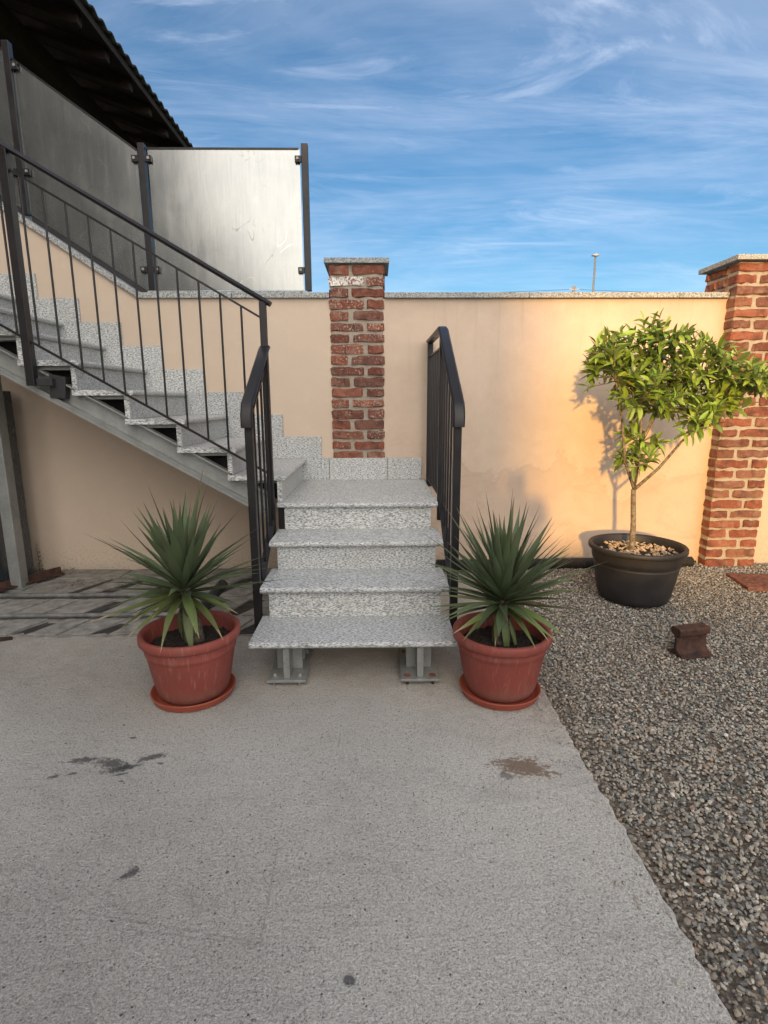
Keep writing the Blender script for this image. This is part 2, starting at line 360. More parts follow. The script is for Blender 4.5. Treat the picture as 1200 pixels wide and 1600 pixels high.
def mortar():
    g = Mt('mortar', .95, 0, .1); n = g.noise(30, None, 5, .7); n2 = g.noise(160, None, 3, .7)
    g.col(g.mix(.4, g.ramp(n, [(.3, (.29, .245, .195)), (.7, (.48, .425, .35))]), g.ramp(n2, [(.3, (.2, .16, .12)), (.7, (.5, .44, .37))]))); g.bump(n, .008, .8); g.bump(n2, .002, .8); return g.m
M_mortar = mortar()
def paint(name, col, rough=.38, spec=.5, bumpy=.25):
    g = Mt(name, rough, 0, spec); n = g.noise(7, None, 4, .6); n2 = g.noise(420, None, 2)
    g.col(g.mix(g.rng(n, .35, .75, 0, .5), col, tuple(min(1, c*1.35+.004) for c in col)))
    g.rough(g.rng(n, .3, .7, rough-.06, rough+.1)); g.bump(n2, .0005, bumpy); return g.m
M_iron = paint('anthracite_paint', (.014, .0125, .0135), .36, .35)
def galv(name='galvanised_steel', base=(.30, .31, .295), rough=.5, metal=.4):
    g = Mt(name, rough, metal, .5); n = g.noise(6, None, 5, .65, .5); n2 = g.vor(55, None, 1); n3 = g.noise(40, None, 3)
    bw = N(g.t, 'ShaderNodeRGBToBW'); L(g.t, n2, bw.inputs[0])
    c = g.mix(.25, g.ramp(n, [(.3, tuple(b*.72 for b in base)), (.7, tuple(b*1.15 for b in base))]), g.ramp(bw.outputs[0], [(0, tuple(b*.75 for b in base)), (1, tuple(b*1.3 for b in base))]))
    g.col(c); g.rough(g.rng(n3, .3, .7, rough-.1, rough+.12)); return g.m
M_galv = galv()
def sheetmat():
    g = Mt('scratched_steel_sheet', .4, .92, .5); p = g.xyz()
    n = g.noise(1, g.map((14, 14, 1.6)), 5, .6, .3); n1 = g.noise(2.6, None, 5, .6, .8); n2 = g.noise(1, g.map((110, 110, 5)), 3, .6)
    base = g.ramp(n1, [(.3, (.26, .275, .278)), (.7, (.36, .372, .362))])
    c = g.mix(.25, base, g.ramp(n, [(.3, (.20, .212, .214)), (.7, (.41, .415, .40))]))
    c = g.mix(.12, c, g.ramp(n2, [(.3, (.14, .145, .145)), (.7, (.42, .42, .40))]))
    # scratches and grime specks
    def scr(c, sc, rot, th, colr, k):
        v = g.map((sc*.45, sc*.45, sc*.22), (0, rot, 0), (rot, 3, 1)); q = g.noise(1, v, 3, .5, .8)
        s_ = g.rng(g.math('ABSOLUTE', g.math('SUBTRACT', q, .5)), 0, th, 1, 0); mk = g.rng(g.noise(3.1, g.map((1, 1, 1), (0, 0, 0), (rot, 0, 0)), 2), .56, .64)
        return g.mix(g.math('MULTIPLY', g.math('MULTIPLY', s_, mk), k), c, colr)
    c = scr(c, 5, 35, .0025, (.14, .14, .13), .7); c = scr(c, 9, -50, .003, (.13, .13, .12), .7); c = scr(c, 7, 75, .004, (.6, .6, .57), .5)
    vo = g.vor(26, g.map((1, 1, .55)), 0); c = g.mix(g.math('MULTIPLY', g.rng(vo, .05, .1, 1, 0), g.rng(g.noise(7, None, 2), .5, .58, 0, .8)), c, (.24, .22, .18))
    g.col(c); g.rough(g.rng(g.math('MULTIPLY_ADD', n1, .4, g.math('MULTIPLY', n, .6)), .35, .65, .21, .26)); g.bump(n1, .002, .08)
    return g.m
M_sheet = sheetmat()
def simple(name, c0, c1, sc=12, rough=.7, metal=0, bump=.003, det=5, spec=.4, stops=(.35, .65)):
    g = Mt(name, rough, metal, spec); n = g.noise(sc, None, det, .65); g.col(g.ramp(n, [(stops[0], c0), (stops[1], c1)]))
    n2 = g.noise(sc*9, None, 3, .6); g.bump(n, bump, .6); g.bump(n2, bump*.3, .6); return g.m
M_rust = simple('rust', (.030, .018, .015), (.095, .044, .030), 22, .82, .15, .003)
M_rust2 = simple('bright_rust', (.09, .04, .03), (.26, .10, .06), 30, .85, .0, .003)
M_soil = simple('potting_soil', (.010, .008, .007), (.045, .032, .024), 60, .95, 0, .012)
M_black = simple('black_plastic', (.020, .020, .021), (.034, .033, .034), 8, .5, 0, .0008)
M_potb = simple('charcoal_plastic_pot', (.017, .016, .017), (.030, .028, .029), 6, .55, 0, .0012)
def terra():
    g = Mt('terracotta_plastic', .55, 0, .4); n = g.noise(5, None, 5, .65); n2 = g.noise(1, g.map((60, 60, 6)), 4, .7); n3 = g.noise(240, None, 3)
    c = g.ramp(n, [(.3, (.215, .048, .036)), (.7, (.265, .064, .048))])
    c = g.mix(g.rng(n2, .54, .76, 0, .42), c, (.46, .25, .19)); c = g.mix(g.rng(g.noise(14, None, 5, .7), .52, .75, 0, .55), c, (.19, .085, .065)); p = g.xyz(); c = g.mix(g.rng(g.math('MULTIPLY_ADD', g.noise(20, None, 4, .7), .12, p[2]), .06, .16, .60, 0), c, (.26, .16, .12)); c = g.mix(g.rng(g.noise(48, None, 4, .75), .66, .74, 0, .45), c, (.48, .33, .27))
    g.col(c); g.rough(g.rng(n, .3, .7, .45, .7)); g.bump(n3, .0006, .5); return g.m
M_terra = terra()
M_terra2 = simple('orange_plastic_saucer', (.27, .058, .034), (.34, .080, .046), 7, .5, 0, .0006)
M_bark = simple('bark', (.10, .075, .05), (.30, .25, .17), 45, .9, 0, .004)
M_ybark = simple('yucca_stem_bark', (.03, .024, .018), (.17, .14, .10), 50, .95, 0, .006)
M_woodd = simple('dark_roof_wood', (.018, .011, .008), (.040, .024, .017), 6, .85, 0, .003)
M_tile = simple('clay_roof_tile', (.11, .06, .045), (.24, .13, .09), 9, .9, 0, .004)
M_wood2 = simple('bark_chip', (.28, .19, .11), (.62, .46, .30), 70, .85, 0, .003)
M_stone = simple('grey_paving_stone', (.18, .172, .155), (.34, .325, .295), 14, .85, 0, .004)
M_dark = simple('dark_paving_stone', (.016, .016, .016), (.060, .057, .053), 16, .7, 0, .004)
M_pipe = simple('dull_steel_pipe', (.12, .12, .115), (.24, .24, .23), 12, .6, .3, .001)
M_earth = simple('earth', (.07, .055, .04), (.16, .125, .09), 25, .95, 0, .01)
M_hplaster = simple('house_plaster', (.17, .145, .12), (.22, .19, .155), 2, .9, 0, .002)
M_shut = simple('green_shutter', (.05, .07, .055), (.07, .10, .08), 8, .6, 0, .001)
M_glass = Mt('window_glass', .08, 0, .6, (.03, .035, .04)).m
M_field = simple('grassy_field', (.06, .075, .03), (.11, .12, .055), 3, .95, 0, .02)
def leafmat(name, top, under, tip=None, veins=True, rough=.33, trans=.25, along='x', length=1.0):
    g = Mt(name, rough, 0, .5); r = g.rand(); ob = g.xyz(g.tc.outputs['Object'])
    n = g.noise(30, g.tc.outputs['Object'], 4, .6)
    c = g.mix(g.rng(n, .3, .7, 0, .5), top, tuple(x*1.35 for x in top))
    hv = N(g.t, 'ShaderNodeHueSaturation'); L(g.t, c, hv.inputs['Color']); L(g.t, g.rng(r, 0, 1, .475, .515), hv.inputs['Hue']); L(g.t, g.rng(g.math('FRACT', g.math('MULTIPLY', r, 13.7)), 0, 1, .62, 1.35), hv.inputs['Value'])
    c = g.mix(g.geo.outputs['Backfacing'], hv.outputs[0], under)
    if tip: c = g.mix(g.rng(g.math('MULTIPLY_ADD', n, .12, ob[0]), length*.90, length*1.02), c, tip)
    if veins: c = g.mix(g.rng(g.math('ABSOLUTE', ob[1]), 0, .0016, .45, 0), c, tuple(min(1, x*2.2) for x in top))
    g.col(c)
    if trans: 
        out = g.t.nodes['Material Output']; tr = N(g.t, 'ShaderNodeBsdfTranslucent'); L(g.t, c, tr.inputs[0]); mx = N(g.t, 'ShaderNodeMixShader'); mx.inputs[0].default_value = trans
        L(g.t, g.b.outputs[0], mx.inputs[1]); L(g.t, tr.outputs[0], mx.inputs[2]); L(g.t, mx.outputs[0], out.inputs[0])
    return g.m
M_leaf = leafmat('citrus_leaf', (.165, .255, .030), (.15, .21, .06), trans=.22)
M_leaf2 = leafmat('young_citrus_leaf', (.28, .40, .065), (.22, .28, .09), trans=.3)
M_yuc = leafmat('yucca_leaf', (.086, .118, .054), (.10, .135, .066), (.16, .11, .06), False, .55, .1, length=.50)
M_yuc2 = leafmat('yellowing_yucca_leaf', (.125, .165, .055), (.15, .18, .08), (.38, .30, .18), False, .5, .12, length=.375)

# ================================================================== GROUND
g = MB().add([(-120, -120, -.06), (120, -120, -.06), (120, 200, -.06), (-120, 200, -.06)], [(0, 1, 2, 3)])
tag(g.part('ground', M_field, base=(0, 0, 0)), kind='structure')
# concrete slab with a slightly crumbled edge on the gravel side
xs_e = []
y = -14.0
ys = [-14 + i*.02 for i in range(int(14/.02)+1)]
mb = MB(); n = len(ys)
for y in ys:
    e = .918 + .013*noise.noise(Vector((y*3, 1, 0))) + .011*noise.noise(Vector((y*23, 4, 0))) + .007*noise.noise(Vector((y*70, 9, 0)))
    mb.v += [(-7, y, 0), (e-.012, y, 0), (e, y, -.006+.003*noise.noise(Vector((y*50, 2, 0)))), (e+.004, y, -.058)]
for i in range(n-1):
    for k in range(3): mb.f.append((i*4+k, i*4+k+1, i*4+k+5, i*4+k+4))
tag(mb.part('concrete_slab', M_conc, base=(0, 0, 0)), kind='structure')

def gz(y, x=2.0):
    t = min(1, max(0, (y+1.6)/1.6)); t = t*t*(3-2*t)
    return -.026 + .050*t + .006*noise.noise(Vector((x*1.3, y*1.3, 0)))
mb = MB(); nx, ny = 60, 90
X0, X1, Y0, Y1 = .93, 8.0, -8.0, .0
for i in range(ny+1):
    for j in range(nx+1):
        x = X0+(X1-X0)*(j/nx)**1.5; y = Y0+(Y1-Y0)*i/ny
        mb.v.append((x, y, gz(y, x)-.006+.004*noise.noise(Vector((x*9, y*9, 3)))))
for i in range(ny):
    for j in range(nx): a = i*(nx+1)+j; mb.f.append((a, a+1, a+nx+2, a+nx+1))
def gravelbase():
    g = Mt('gravel_bed', .9, 0, .2); v = g.vor(70, None, 1); n = g.noise(40, None, 4)
    bw = N(g.t, 'ShaderNodeRGBToBW'); L(g.t, v, bw.inputs[0])
    g.col(g.mix(.6, g.ramp(bw.outputs[0], [(.1, (.09, .078, .062)), (.5, (.19, .165, .135)), (.9, (.38, .35, .30))]), g.ramp(n, [(.3, (.10, .08, .06)), (.7, (.20, .165, .125))])))
    g.bump(g.vor(70, None, 0), .012, 1); return g.m
tag(mb.part('gravel_bed', gravelbase(), base=(0, 0, 0)), kind='structure')

# the pebbles themselves: one mesh, colour and size per pebble
def pebbles(name, n, region, smin, smax, seed, sub):
    import bmesh
    bm = bmesh.new(); bmesh.ops.create_icosphere(bm, subdivisions=sub, radius=1)
    V0 = np.array([v.co[:] for v in bm.verts]); F0 = np.array([[v.index for v in f.verts] for f in bm.faces]); bm.free()
    r = np.random.RandomState(seed)
    x0, x1, y0, y1 = region
    y = r.uniform(y0, y1, n)
    x = r.uniform(x0, x1, n)
    size = smin + (smax-smin)*r.beta(1.5, 3.2, n)
    sc = np.stack([size*r.uniform(.75, 1.35, n), size*r.uniform(.6, 1.0, n), size*r.uniform(.32, .7, n)], 1)/2
    nv = len(V0)
    # keep each stone lumpy and angular
    jit = 1 + r.uniform(-.24, .24, (n, nv)); P = V0[None]*jit[..., None]
    P = np.sign(P)*np.abs(P)**.85
    P = P*sc[:, None, :]
    az = r.uniform(0, 2*np.pi, n); tx = r.normal(0, .35, n); ty = r.normal(0, .35, n)
    ca, sa = np.cos(az), np.sin(az); cx, sx = np.cos(tx), np.sin(tx); c2, s2 = np.cos(ty), np.sin(ty)
    X, Y, Z = P[..., 0], P[..., 1], P[..., 2]
    Y, Z = Y*cx[:, None]-Z*sx[:, None], Y*sx[:, None]+Z*cx[:, None]
    X, Z = X*c2[:, None]+Z*s2[:, None], -X*s2[:, None]+Z*c2[:, None]
    X, Y = X*ca[:, None]-Y*sa[:, None], X*sa[:, None]+Y*ca[:, None]
    base = np.array([gz(b, a) for a, b in zip(x, y)]) + r.uniform(-.003, .008, n)
    X += x[:, None]; Y += y[:, None]; Z += base[:, None]
    co = np.stack([X, Y, Z], 2).reshape(-1, 3)
    fa = (F0[None]+(np.arange(n)*nv)[:, None, None]).reshape(-1, 3)
    me = bpy.data.meshes.new(name); me.vertices.add(len(co)); me.vertices.foreach_set('co', co.ravel())
    me.loops.add(len(fa)*3); me.loops.foreach_set('vertex_index', fa.ravel().astype(np.int32))
    me.polygons.add(len(fa)); me.polygons.foreach_set('loop_start', np.arange(len(fa), dtype=np.int32)*3)
    me.update(calc_edges=True)
    a = me.attributes.new('tone', 'FLOAT', 'FACE'); a.data.foreach_set('value', np.repeat(r.uniform(0, 1, n), len(F0)).astype(np.float32))
    me.shade_flat() if sub == 1 else me.shade_smooth()
    return me
def pebmat():
    g = Mt('gravel_stone', .75, 0, .35); t = g.attr('tone')[2]
    c = g.ramp(t, [(0, (.11, .115, .112)), (.16, (.175, .182, .175)), (.32, (.265, .265, .245)), (.46, (.325, .305, .260)), (.58, (.41, .375, .31)), (.70, (.47, .43, .36)), (.80, (.34, .235, .165)), (.88, (.60, .57, .50)), (.95, (.20, .215, .20)), (1, (.70, .68, .62))])
    n = g.noise(150, None, 3, .6); c = g.mix(.45, c, g.mix(n, tuple([.08]*3), tuple([.55, .52, .48])), 'SOFT_LIGHT')
    n5 = g.noise(2.2, None, 4, .6); c = g.mix(g.rng(n5, .45, .7, 0, .45), c, g.mix(.5, c, (.22, .16, .11))); pp = g.xyz(); c = g.mix(g.math('MULTIPLY', g.rng(g.math('MULTIPLY_ADD', n5, .18, pp[0]), 1.13, 1.02, 0, .55), 1.0), c, g.mix(.6, c, (.17, .115, .075)))
    g.col(c); g.bump(n, .002, .5); return g.m
M_peb = pebmat()
mesh1 = pebbles('gravel', 62000, (.925, 4.3, -2.3, -.01), .008, .022, 3, 1)
mesh2 = pebbles('gravel_near', 30000, (.925, 2.9, -4.3, -2.25), .008, .025, 5, 1)
mesh1.materials.append(M_peb); mesh2.materials.append(M_peb)
for me_, nm in ((mesh1, 'gravel'), (mesh2, 'gravel')):
    o = bpy.data.objects.new(nm, me_); COL.objects.link(o)
    tag(o, 'grey and tan angular gravel beside the concrete slab' if me_ is mesh1 else 'nearer stretch of grey and tan gravel along the slab edge', 'gravel', kind='stuff')

# stone paving with dark stones at the left, by the wall
pav = MB().box(-4.2, -.62, -1.33, -.005, .0, .008).part('stone_paving', M_stone, base=(-2.4, -.6, 0))
tag(pav, kind='structure')
def paver(poly, z0, z1, mat):
    mb = MB().prism(poly, 'z', z0, z1); return mb.part('paving_stone', mat, pav, bevel=.002, seg=1)
rr = random.Random(21)
def skewed(x0, x1, y0, y1, sk, j=.024):
    J = lambda: rr.uniform(-j, j)
    xm = (x0+x1)/2
    return [(x0+J(), y0+J()*.4), (xm+J(), y0+J()), (x1+J(), y0+J()*.4), (x1+sk+J(), y1+J()*.4), (xm+sk+J(), y1+J()), (x0+sk+J(), y1+J()*.4)]
rows = [(-1.315, -1.085, .10), (-1.045, -.715, .14), (-.665, -.26, .20)]
for ri, (ya, yb, sk) in enumerate(rows):
    x = -4.1 + rr.uniform(0, .1)
    k = 0
    while x < -.75:
        wl = rr.uniform(.12, .24); wd = rr.uniform(.07, .15)
        x2 = x+wl
        if not (ri == 2 and x < -2.45): paver(skewed(x+.006, x2-.004, ya, yb, sk), .009, .016+rr.uniform(0, .004), M_stone)
        if rr.random() < .3: wd *= .35
        elif not (ri == 2 and x2 < -2.40): paver(skewed(x2+.004, x2+wd-.004, ya+rr.uniform(0, .03), yb-rr.uniform(0, .06), sk), .0085, .0115+rr.uniform(0, .002), M_dark)
        x = x2+wd; k += 1
for x0 in (-2.5, -1.9, -1.3):
    paver([(x0+.02, -.245), (x0+.59, -.25), (x0+.60, -.02), (x0+.05, -.015)], .009, .016, M_stone)

for i, (yy, lab) in enumerate([(-.69, 'long dull steel pipe lying on the paving, nearer the plaster wall'), (-1.065, 'long dull steel pipe lying on the paving, nearer the yucca pot')]):
    mb = MB(); pts = [(-4.0, yy, .036), (-3.0, yy+.004, .036), (-2.0, yy-.003, .036), (-1.05, yy+.002, .036)]
    o = mb.tube(pts, .0165-.002*i, 12).part('steel_pipe', M_pipe, smooth=True, auto=40, base=(-2.5, yy, .018)); tag(o, lab, 'pipe', 'steel pipes on the paving')

# ================================================================== GARDEN WALL
wall = empty('garden_wall', (0.3, .15, 0), 'beige plastered garden wall with granite coping and a sloped left part', 'wall')
def slope_z(x): return 2.145 + .66*(-1.654-x)          # underside of the sloped coping
mb = MB()
mb.prism([(-5.2, -.05), (-.2215, -.05), (-.2215, 2.128), (-1.66, 2.128), (-5.2, 2.128+.66*3.54)], 'y', 0, .30)
mb.part('plaster', M_plaster, wall)
MB().box(.176, 2.812, .004, .30, -.05, 2.128).part('plaster', M_plaster, wall)
MB().box(3.203, 8, .004, .30, -.05, 2.128).part('plaster', M_plaster, wall)
for a, b in [(-1.655, -.96), (-.956, -.2315), (.188, 1.28), (1.284, 2.42), (2.424, 2.80), (3.215, 4.4)]:
    MB().box(a+.0005, b, -.03, .33, 2.129, 2.168).part('coping_slab', M_cop, wall, bevel=.003)
mb = MB(); mb.box(2.79, 2.82, -.03, -.1015+.0005, 2.129, 2.168)
# sloped coping pieces
for a, b in [(-2.6, -1.66), (-3.6, -2.605), (-4.6, -3.605)]:
    MB().prism([(a, 2.129+.66*(-1.66-a)), (b, 2.129+.66*(-1.66-b)), (b, 2.174+.66*(-1.66-b)), (a, 2.174+.66*(-1.66-a))], 'y', -.03, .33).part('coping_slab', M_cop, wall, bevel=.003)
MB().box(-1.62, -.40, .07, .30, 2.1685, 2.198).part('coping_upstand', M_cop, wall, bevel=.003)

# ------------------------------------------------------------------ brick pillars
def brick_variants():
    out = []
    for k in range(10):
        import bmesh
        bm = bmesh.new(); bmesh.ops.create_cube(bm, size=1)
        bmesh.ops.subdivide_edges(bm, edges=[e for e in bm.edges if abs(e.verts[0].co.x-e.verts[1].co.x) > .5], cuts=3)
        bmesh.ops.bevel(bm, geom=[e for e in bm.edges if e.calc_face_angle(0) > 1], offset=.06, segments=1, affect='EDGES', clamp_overlap=True)
        rk = random.Random(100+k)
        for v in bm.verts:
            v.co.x *= .985; v.co += Vector((rk.uniform(-.026, .026), rk.uniform(-.07, .07), rk.uniform(-.125, .125)))
        me = bpy.data.meshes.new('brick'); bm.to_mesh(me); bm.free(); out.append(me)
    return out
BRV = brick_variants()
for b in BRV: b.materials.append(M_brick)
def pillar(x0, x1, y0, y1, zb, zt, name_label, capdims, course, seed, limed=None):
    P = empty('brick_pillar', ((x0+x1)/2, (y0+y1)/2, 0), name_label, 'pillar')
    MB().box(x0+.010, x1-.010, y0+.010, y1-.010, -.03, zt).part('mortar', M_mortar, P)
    rk = random.Random(seed); nc = int(round((zt-zb)/course)); course = (zt-zb)/nc; h = course-.0225
    def put(cx, cy, cz, lx, ly, lz, rz=0):
        me = rk.choice(BRV)
        o = link('brick', me, None, P, (cx, cy, cz), (rk.uniform(-.01, .01), rk.uniform(-.012, .012), rz), (lx, ly, lz)); return o
    for c in range(nc):
        z = zb + (c+.5)*course
        w = x1-x0; d = y1-y0
        if c % 2 == 1: cut = .38
        else: cut = .64
        cut += rk.uniform(-.02, .02)
        g_ = .011; xm = x0+w*cut
        hh = h*rk.uniform(.88, 1.08)
        pr_ = rk.uniform(-.002, .004)
        # front stretcher + header (both reach round the corner)
        for a, b in ((x0, xm-g_), (xm+g_, x1)):
            o = put((a+b)/2, y0+.055-rk.uniform(-.002, .004), z+rk.uniform(-.0015, .0015), b-a-.004+rk.uniform(-.006, .002), .115, hh)
            if limed and (c, round(a, 2) == round(x0, 2)) in limed:
                me = o.data.copy(); me.materials.clear(); me.materials.append(M_wbrick); o.data = me
        # sides behind the front bricks
        ycut = [(y0+.125, y0+.125+.125), (y0+.265, y1)] if c % 2 else [(y0+.125, y0+.125+.235), (y0+.375, y1)]
        for a, b in ycut:
            if b-a < .02: continue
            for sx in (x0+.055, x1-.055): put(sx, (a+b)/2, z, b-a-.004, .112, hh, math.pi/2)
    cx0, cx1, cy0, cy1, cz0, cz1 = capdims
    MB().box(cx0, cx1, cy0, cy1, cz0, cz1).part('cap_slab', M_cop, P, bevel=.003)
    return P
pillar(-.2325, .187, -.010, .38, .90, 2.370, 'brick pillar with granite cap rising behind the stair landing', (-.262, .222, -.045, .415, 2.3715, 2.408), .0805, 3, {(16, True)})
pillar(2.80, 3.215, -.105, .315, .02, 2.370, 'brick pillar standing behind the potted citrus tree at the right end', (2.76, 3.255, -.15, .36, 2.3715, 2.408), .0805, 9)

# ================================================================== STEEL SHEET SCREEN ON THE WALL
fen = empty('screen_fence', (-1.5, .12, 2.17), 'scratched steel sheets clamped between dark posts on top of the wall', 'fence')
PW = .024
def fpost(x, zb, zt): return MB().box(x-PW, x+PW, .075, .125, zb, zt).part('post', M_iron, fen, bevel=.003)
posts = [(-.395, 2.1995, 3.215), (-1.585, 2.1995, 3.215), (-2.475, 2.176+.66*(2.475-1.66)+.02, 3.86), (-3.42, 2.176+.66*(3.42-1.66)+.02, 4.5)]
for x, zb, zt in posts: fpost(x, zb, zt)
def sheet(poly): 
    return MB().prism(poly, 'y', .098, .102).part('steel_sheet', M_sheet, fen)
def trim(pts): MB().sweep(pts, [(-.006, -.006), (.006, -.006), (.006, .008), (-.006, .008)], (0, 1, 0)).part('edge_trim', M_iron, fen)
sheet([(-1.545, 2.205), (-.432, 2.205), (-.432, 3.182), (-1.545, 3.182)])
trim([(-1.558, .10, 3.186), (-.44, .10, 3.186)])
zc_ = lambda x: 2.176+.66*(-1.66-x)
sheet([(-2.448, zc_(-2.448)+.055), (-1.622, zc_(-1.622)+.055), (-1.622, 3.17), (-2.448, 3.17+.705*(.826))])
trim([(-2.448, .10, 3.174+.705*.826), (-1.622, .10, 3.174)])
sheet([(-3.39, zc_(-3.39)+.055), (-2.51, zc_(-2.51)+.055), (-2.51, 3.81), (-3.39, 3.81+.705*.88)])
trim([(-3.39, .10, 3.814+.705*.88), (-2.51, .10, 3.814)])
MB().prism([(-2.448, zc_(-2.448)+.002), (-1.625, zc_(-1.625)+.002), (-1.625, zc_(-1.625)+.045), (-2.448, zc_(-2.448)+.045)], 'y', .11, .13).part('dark_gap_strip', M_black, fen)  # black strip stands in for the dark open gap below the sheet
MB().prism([(-3.39, zc_(-3.39)+.002), (-2.51, zc_(-2.51)+.002), (-2.51, zc_(-2.51)+.045), (-3.39, zc_(-3.39)+.045)], 'y', .11, .13).part('dark_gap_strip', M_black, fen)  # same stand-in for the dark gap, next sheet
def clamp(x, z, s):
    a, b = (x+PW, x+PW+.048) if s > 0 else (x-PW-.048, x-PW)
    o = MB().box(a, b, .070, .092, z-.022, z+.022).part('clamp', M_iron, fen, bevel=.002)
    xm = (a+b)/2+.004*s; MB().tube([(xm, .0695, z+.002), (xm, .062, z+.002)], .010, 10).part('bolt', M_galv, o, smooth=True, auto=30)
for x, z, s in [(-.395, 3.11, -1), (-.395, 2.345, -1), (-1.585, 3.11, 1), (-1.585, 3.11, -1), (-1.585, 2.35, 1), (-1.585, 2.35, -1), (-2.475, 3.70, 1), (-2.475, 3.02, 1), (-2.475, 3.02, -1)]: clamp(x, z, s)

# ================================================================== STAIRCASE
ST = empty('granite_staircase', (0, -1.0, 0), 'grey granite staircase turning left up along the wall with dark iron railings', 'staircase')
RZ, G = .1725, .2985; Z1 = .231; YF4 = -1.039; TH = .032; OV = .032
def nose_prism(axis, p0, p1, z, a0, a1, towards=-1):
    """tread slab: rounded nose at p0 side; extruded a0..a1. profile in (p,z)"""
    r = TH/2; pts = [(p1, z), (p1, z-TH)]
    for k in range(0, 9):
        an = -math.pi/2 + math.pi*k/8
        pts.append((p0 - towards*r + towards*r*math.cos(an)*1.0, z-r+r*math.sin(an)))
    return MB().prism(pts, axis, a0, a1)
for k in range(4):
    yf = YF4-(3-k)*G; z = Z1+k*RZ
    yb = yf+G+OV+.022 if k < 3 else -.022
    nose_prism('x', yf, yb, z, -.5, .5).part('tread', M_gran, ST, auto=35)
    if k < 3:                                  # riser standing on this tread
        yr = yf+G+OV
        MB().box(-.46, .46, yr, yr+.02, z+.0008, z+RZ-TH-.0008).part('riser', M_gran, ST)
# small repair strip on the landing edge, as in the photo
MB().box(-.10, .03, -.075, -.023, Z1+3*RZ+.0005, Z1+3*RZ+.004).part('granite_patch', M_gran, ST)
Z4 = Z1+3*RZ
NK = 9
yF = -1.007
for k in range(1, NK+1):                        # upper flight, tread 4+k
    z = Z4+k*RZ; xr = -.47-(k-1)*G              # riser right face
    MB().box(xr-.03, xr, yF, -.022, z-RZ+.0008, z-TH-.0008).part('riser', M_gran, ST, bevel=.0015, seg=1)
    # tread: nose to the right
    xn = xr+.034; xl = xr-G-.03
    r = TH/2; pts = [(xl, z), (xl, z-TH)]
    for q in range(9):
        an = -math.pi/2+math.pi*q/8; pts.append((xn-r+r*math.cos(an), z-r+r*math.sin(an)))
    MB().prism(pts, 'y', yF-.012, -.022).part('tread', M_gran, ST, auto=35, bevel=0)
# skirting slabs on the wall
def skirt(x0, x1, z0, z1): MB().box(x0+.0008, x1-.0008, -.0215, -.0003, z0+.0008, z1).part('skirting_slab', M_gran, ST, bevel=.0012, seg=1)
for a, b in [(-.475, -.257), (-.255, .205), (.207, .478)]: skirt(a, b, Z4, Z4+RZ+.003)
for k in range(1, NK+1):
    z = Z4+k*RZ; xr = -.47-(k-1)*G
    skirt(xr-G-.035, xr+.155, z+.0005, z+RZ+.003) if k < 1 else skirt(xr-G-.01, xr+.155, z+.0005, z+RZ+.0005)
# steelwork: stringers of the upper flight (channel), lower flight beams, feet
def stz(x): return 1.284 + .568*(-1.40-x)       # top edge of the channel web
def chan(y, out):
    xa, xb = -3.6, -.54
    P4 = lambda a, b: [(xa, stz(xa)-a), (xb, stz(xb)-a), (xb, stz(xb)-b), (xa, stz(xa)-b)]
    mb = MB().prism(P4(.128, .0), 'y', y, y+.008)
    ya, yb = (y-out, y) if out > 0 else (y+.008, y+.008-out)
    mb.prism(P4(.0085, -.0008), 'y', ya, yb)
    mb.prism(P4(.1285, .119), 'y', ya, yb)
    if out > 0:
        mb.prism(P4(.148, .1287), 'y', ya+.006, ya+.014); mb.prism(P4(.156, .1485), 'y', ya, ya+.05)
    return mb
chan(-.955, .052).part('stringer', M_galv, ST)
chan(-.10, -.05).part('stringer', M_galv, ST)
for k in range(1, NK+1):                        # bearing angles under each upper tread
    z = Z4+k*RZ-TH; xr = -.47-(k-1)*G
    MB().box(xr-G+.02, xr-.032, -.975, -.94, z-.022, z-.001).part('bearing_bar', M_galv, ST)
    MB().box(xr-G+.05, xr-.032, -.94, -.10, z-.007, z-.0012).part('bearing_plate', M_galv, ST)
    MB().prism([(xr-G-.02, z-.010), (xr-.034, z-.010), (xr-.034, z-RZ-.01)], 'y', -.78, -.772).part('dark_infill', M_iron, ST)  # dark sheet added so the open triangle under the tread reads black
MB().box(-.50, -.455, -1.0, -.03, .50, Z4-TH-.001).part('stringer_end', M_iron, ST)
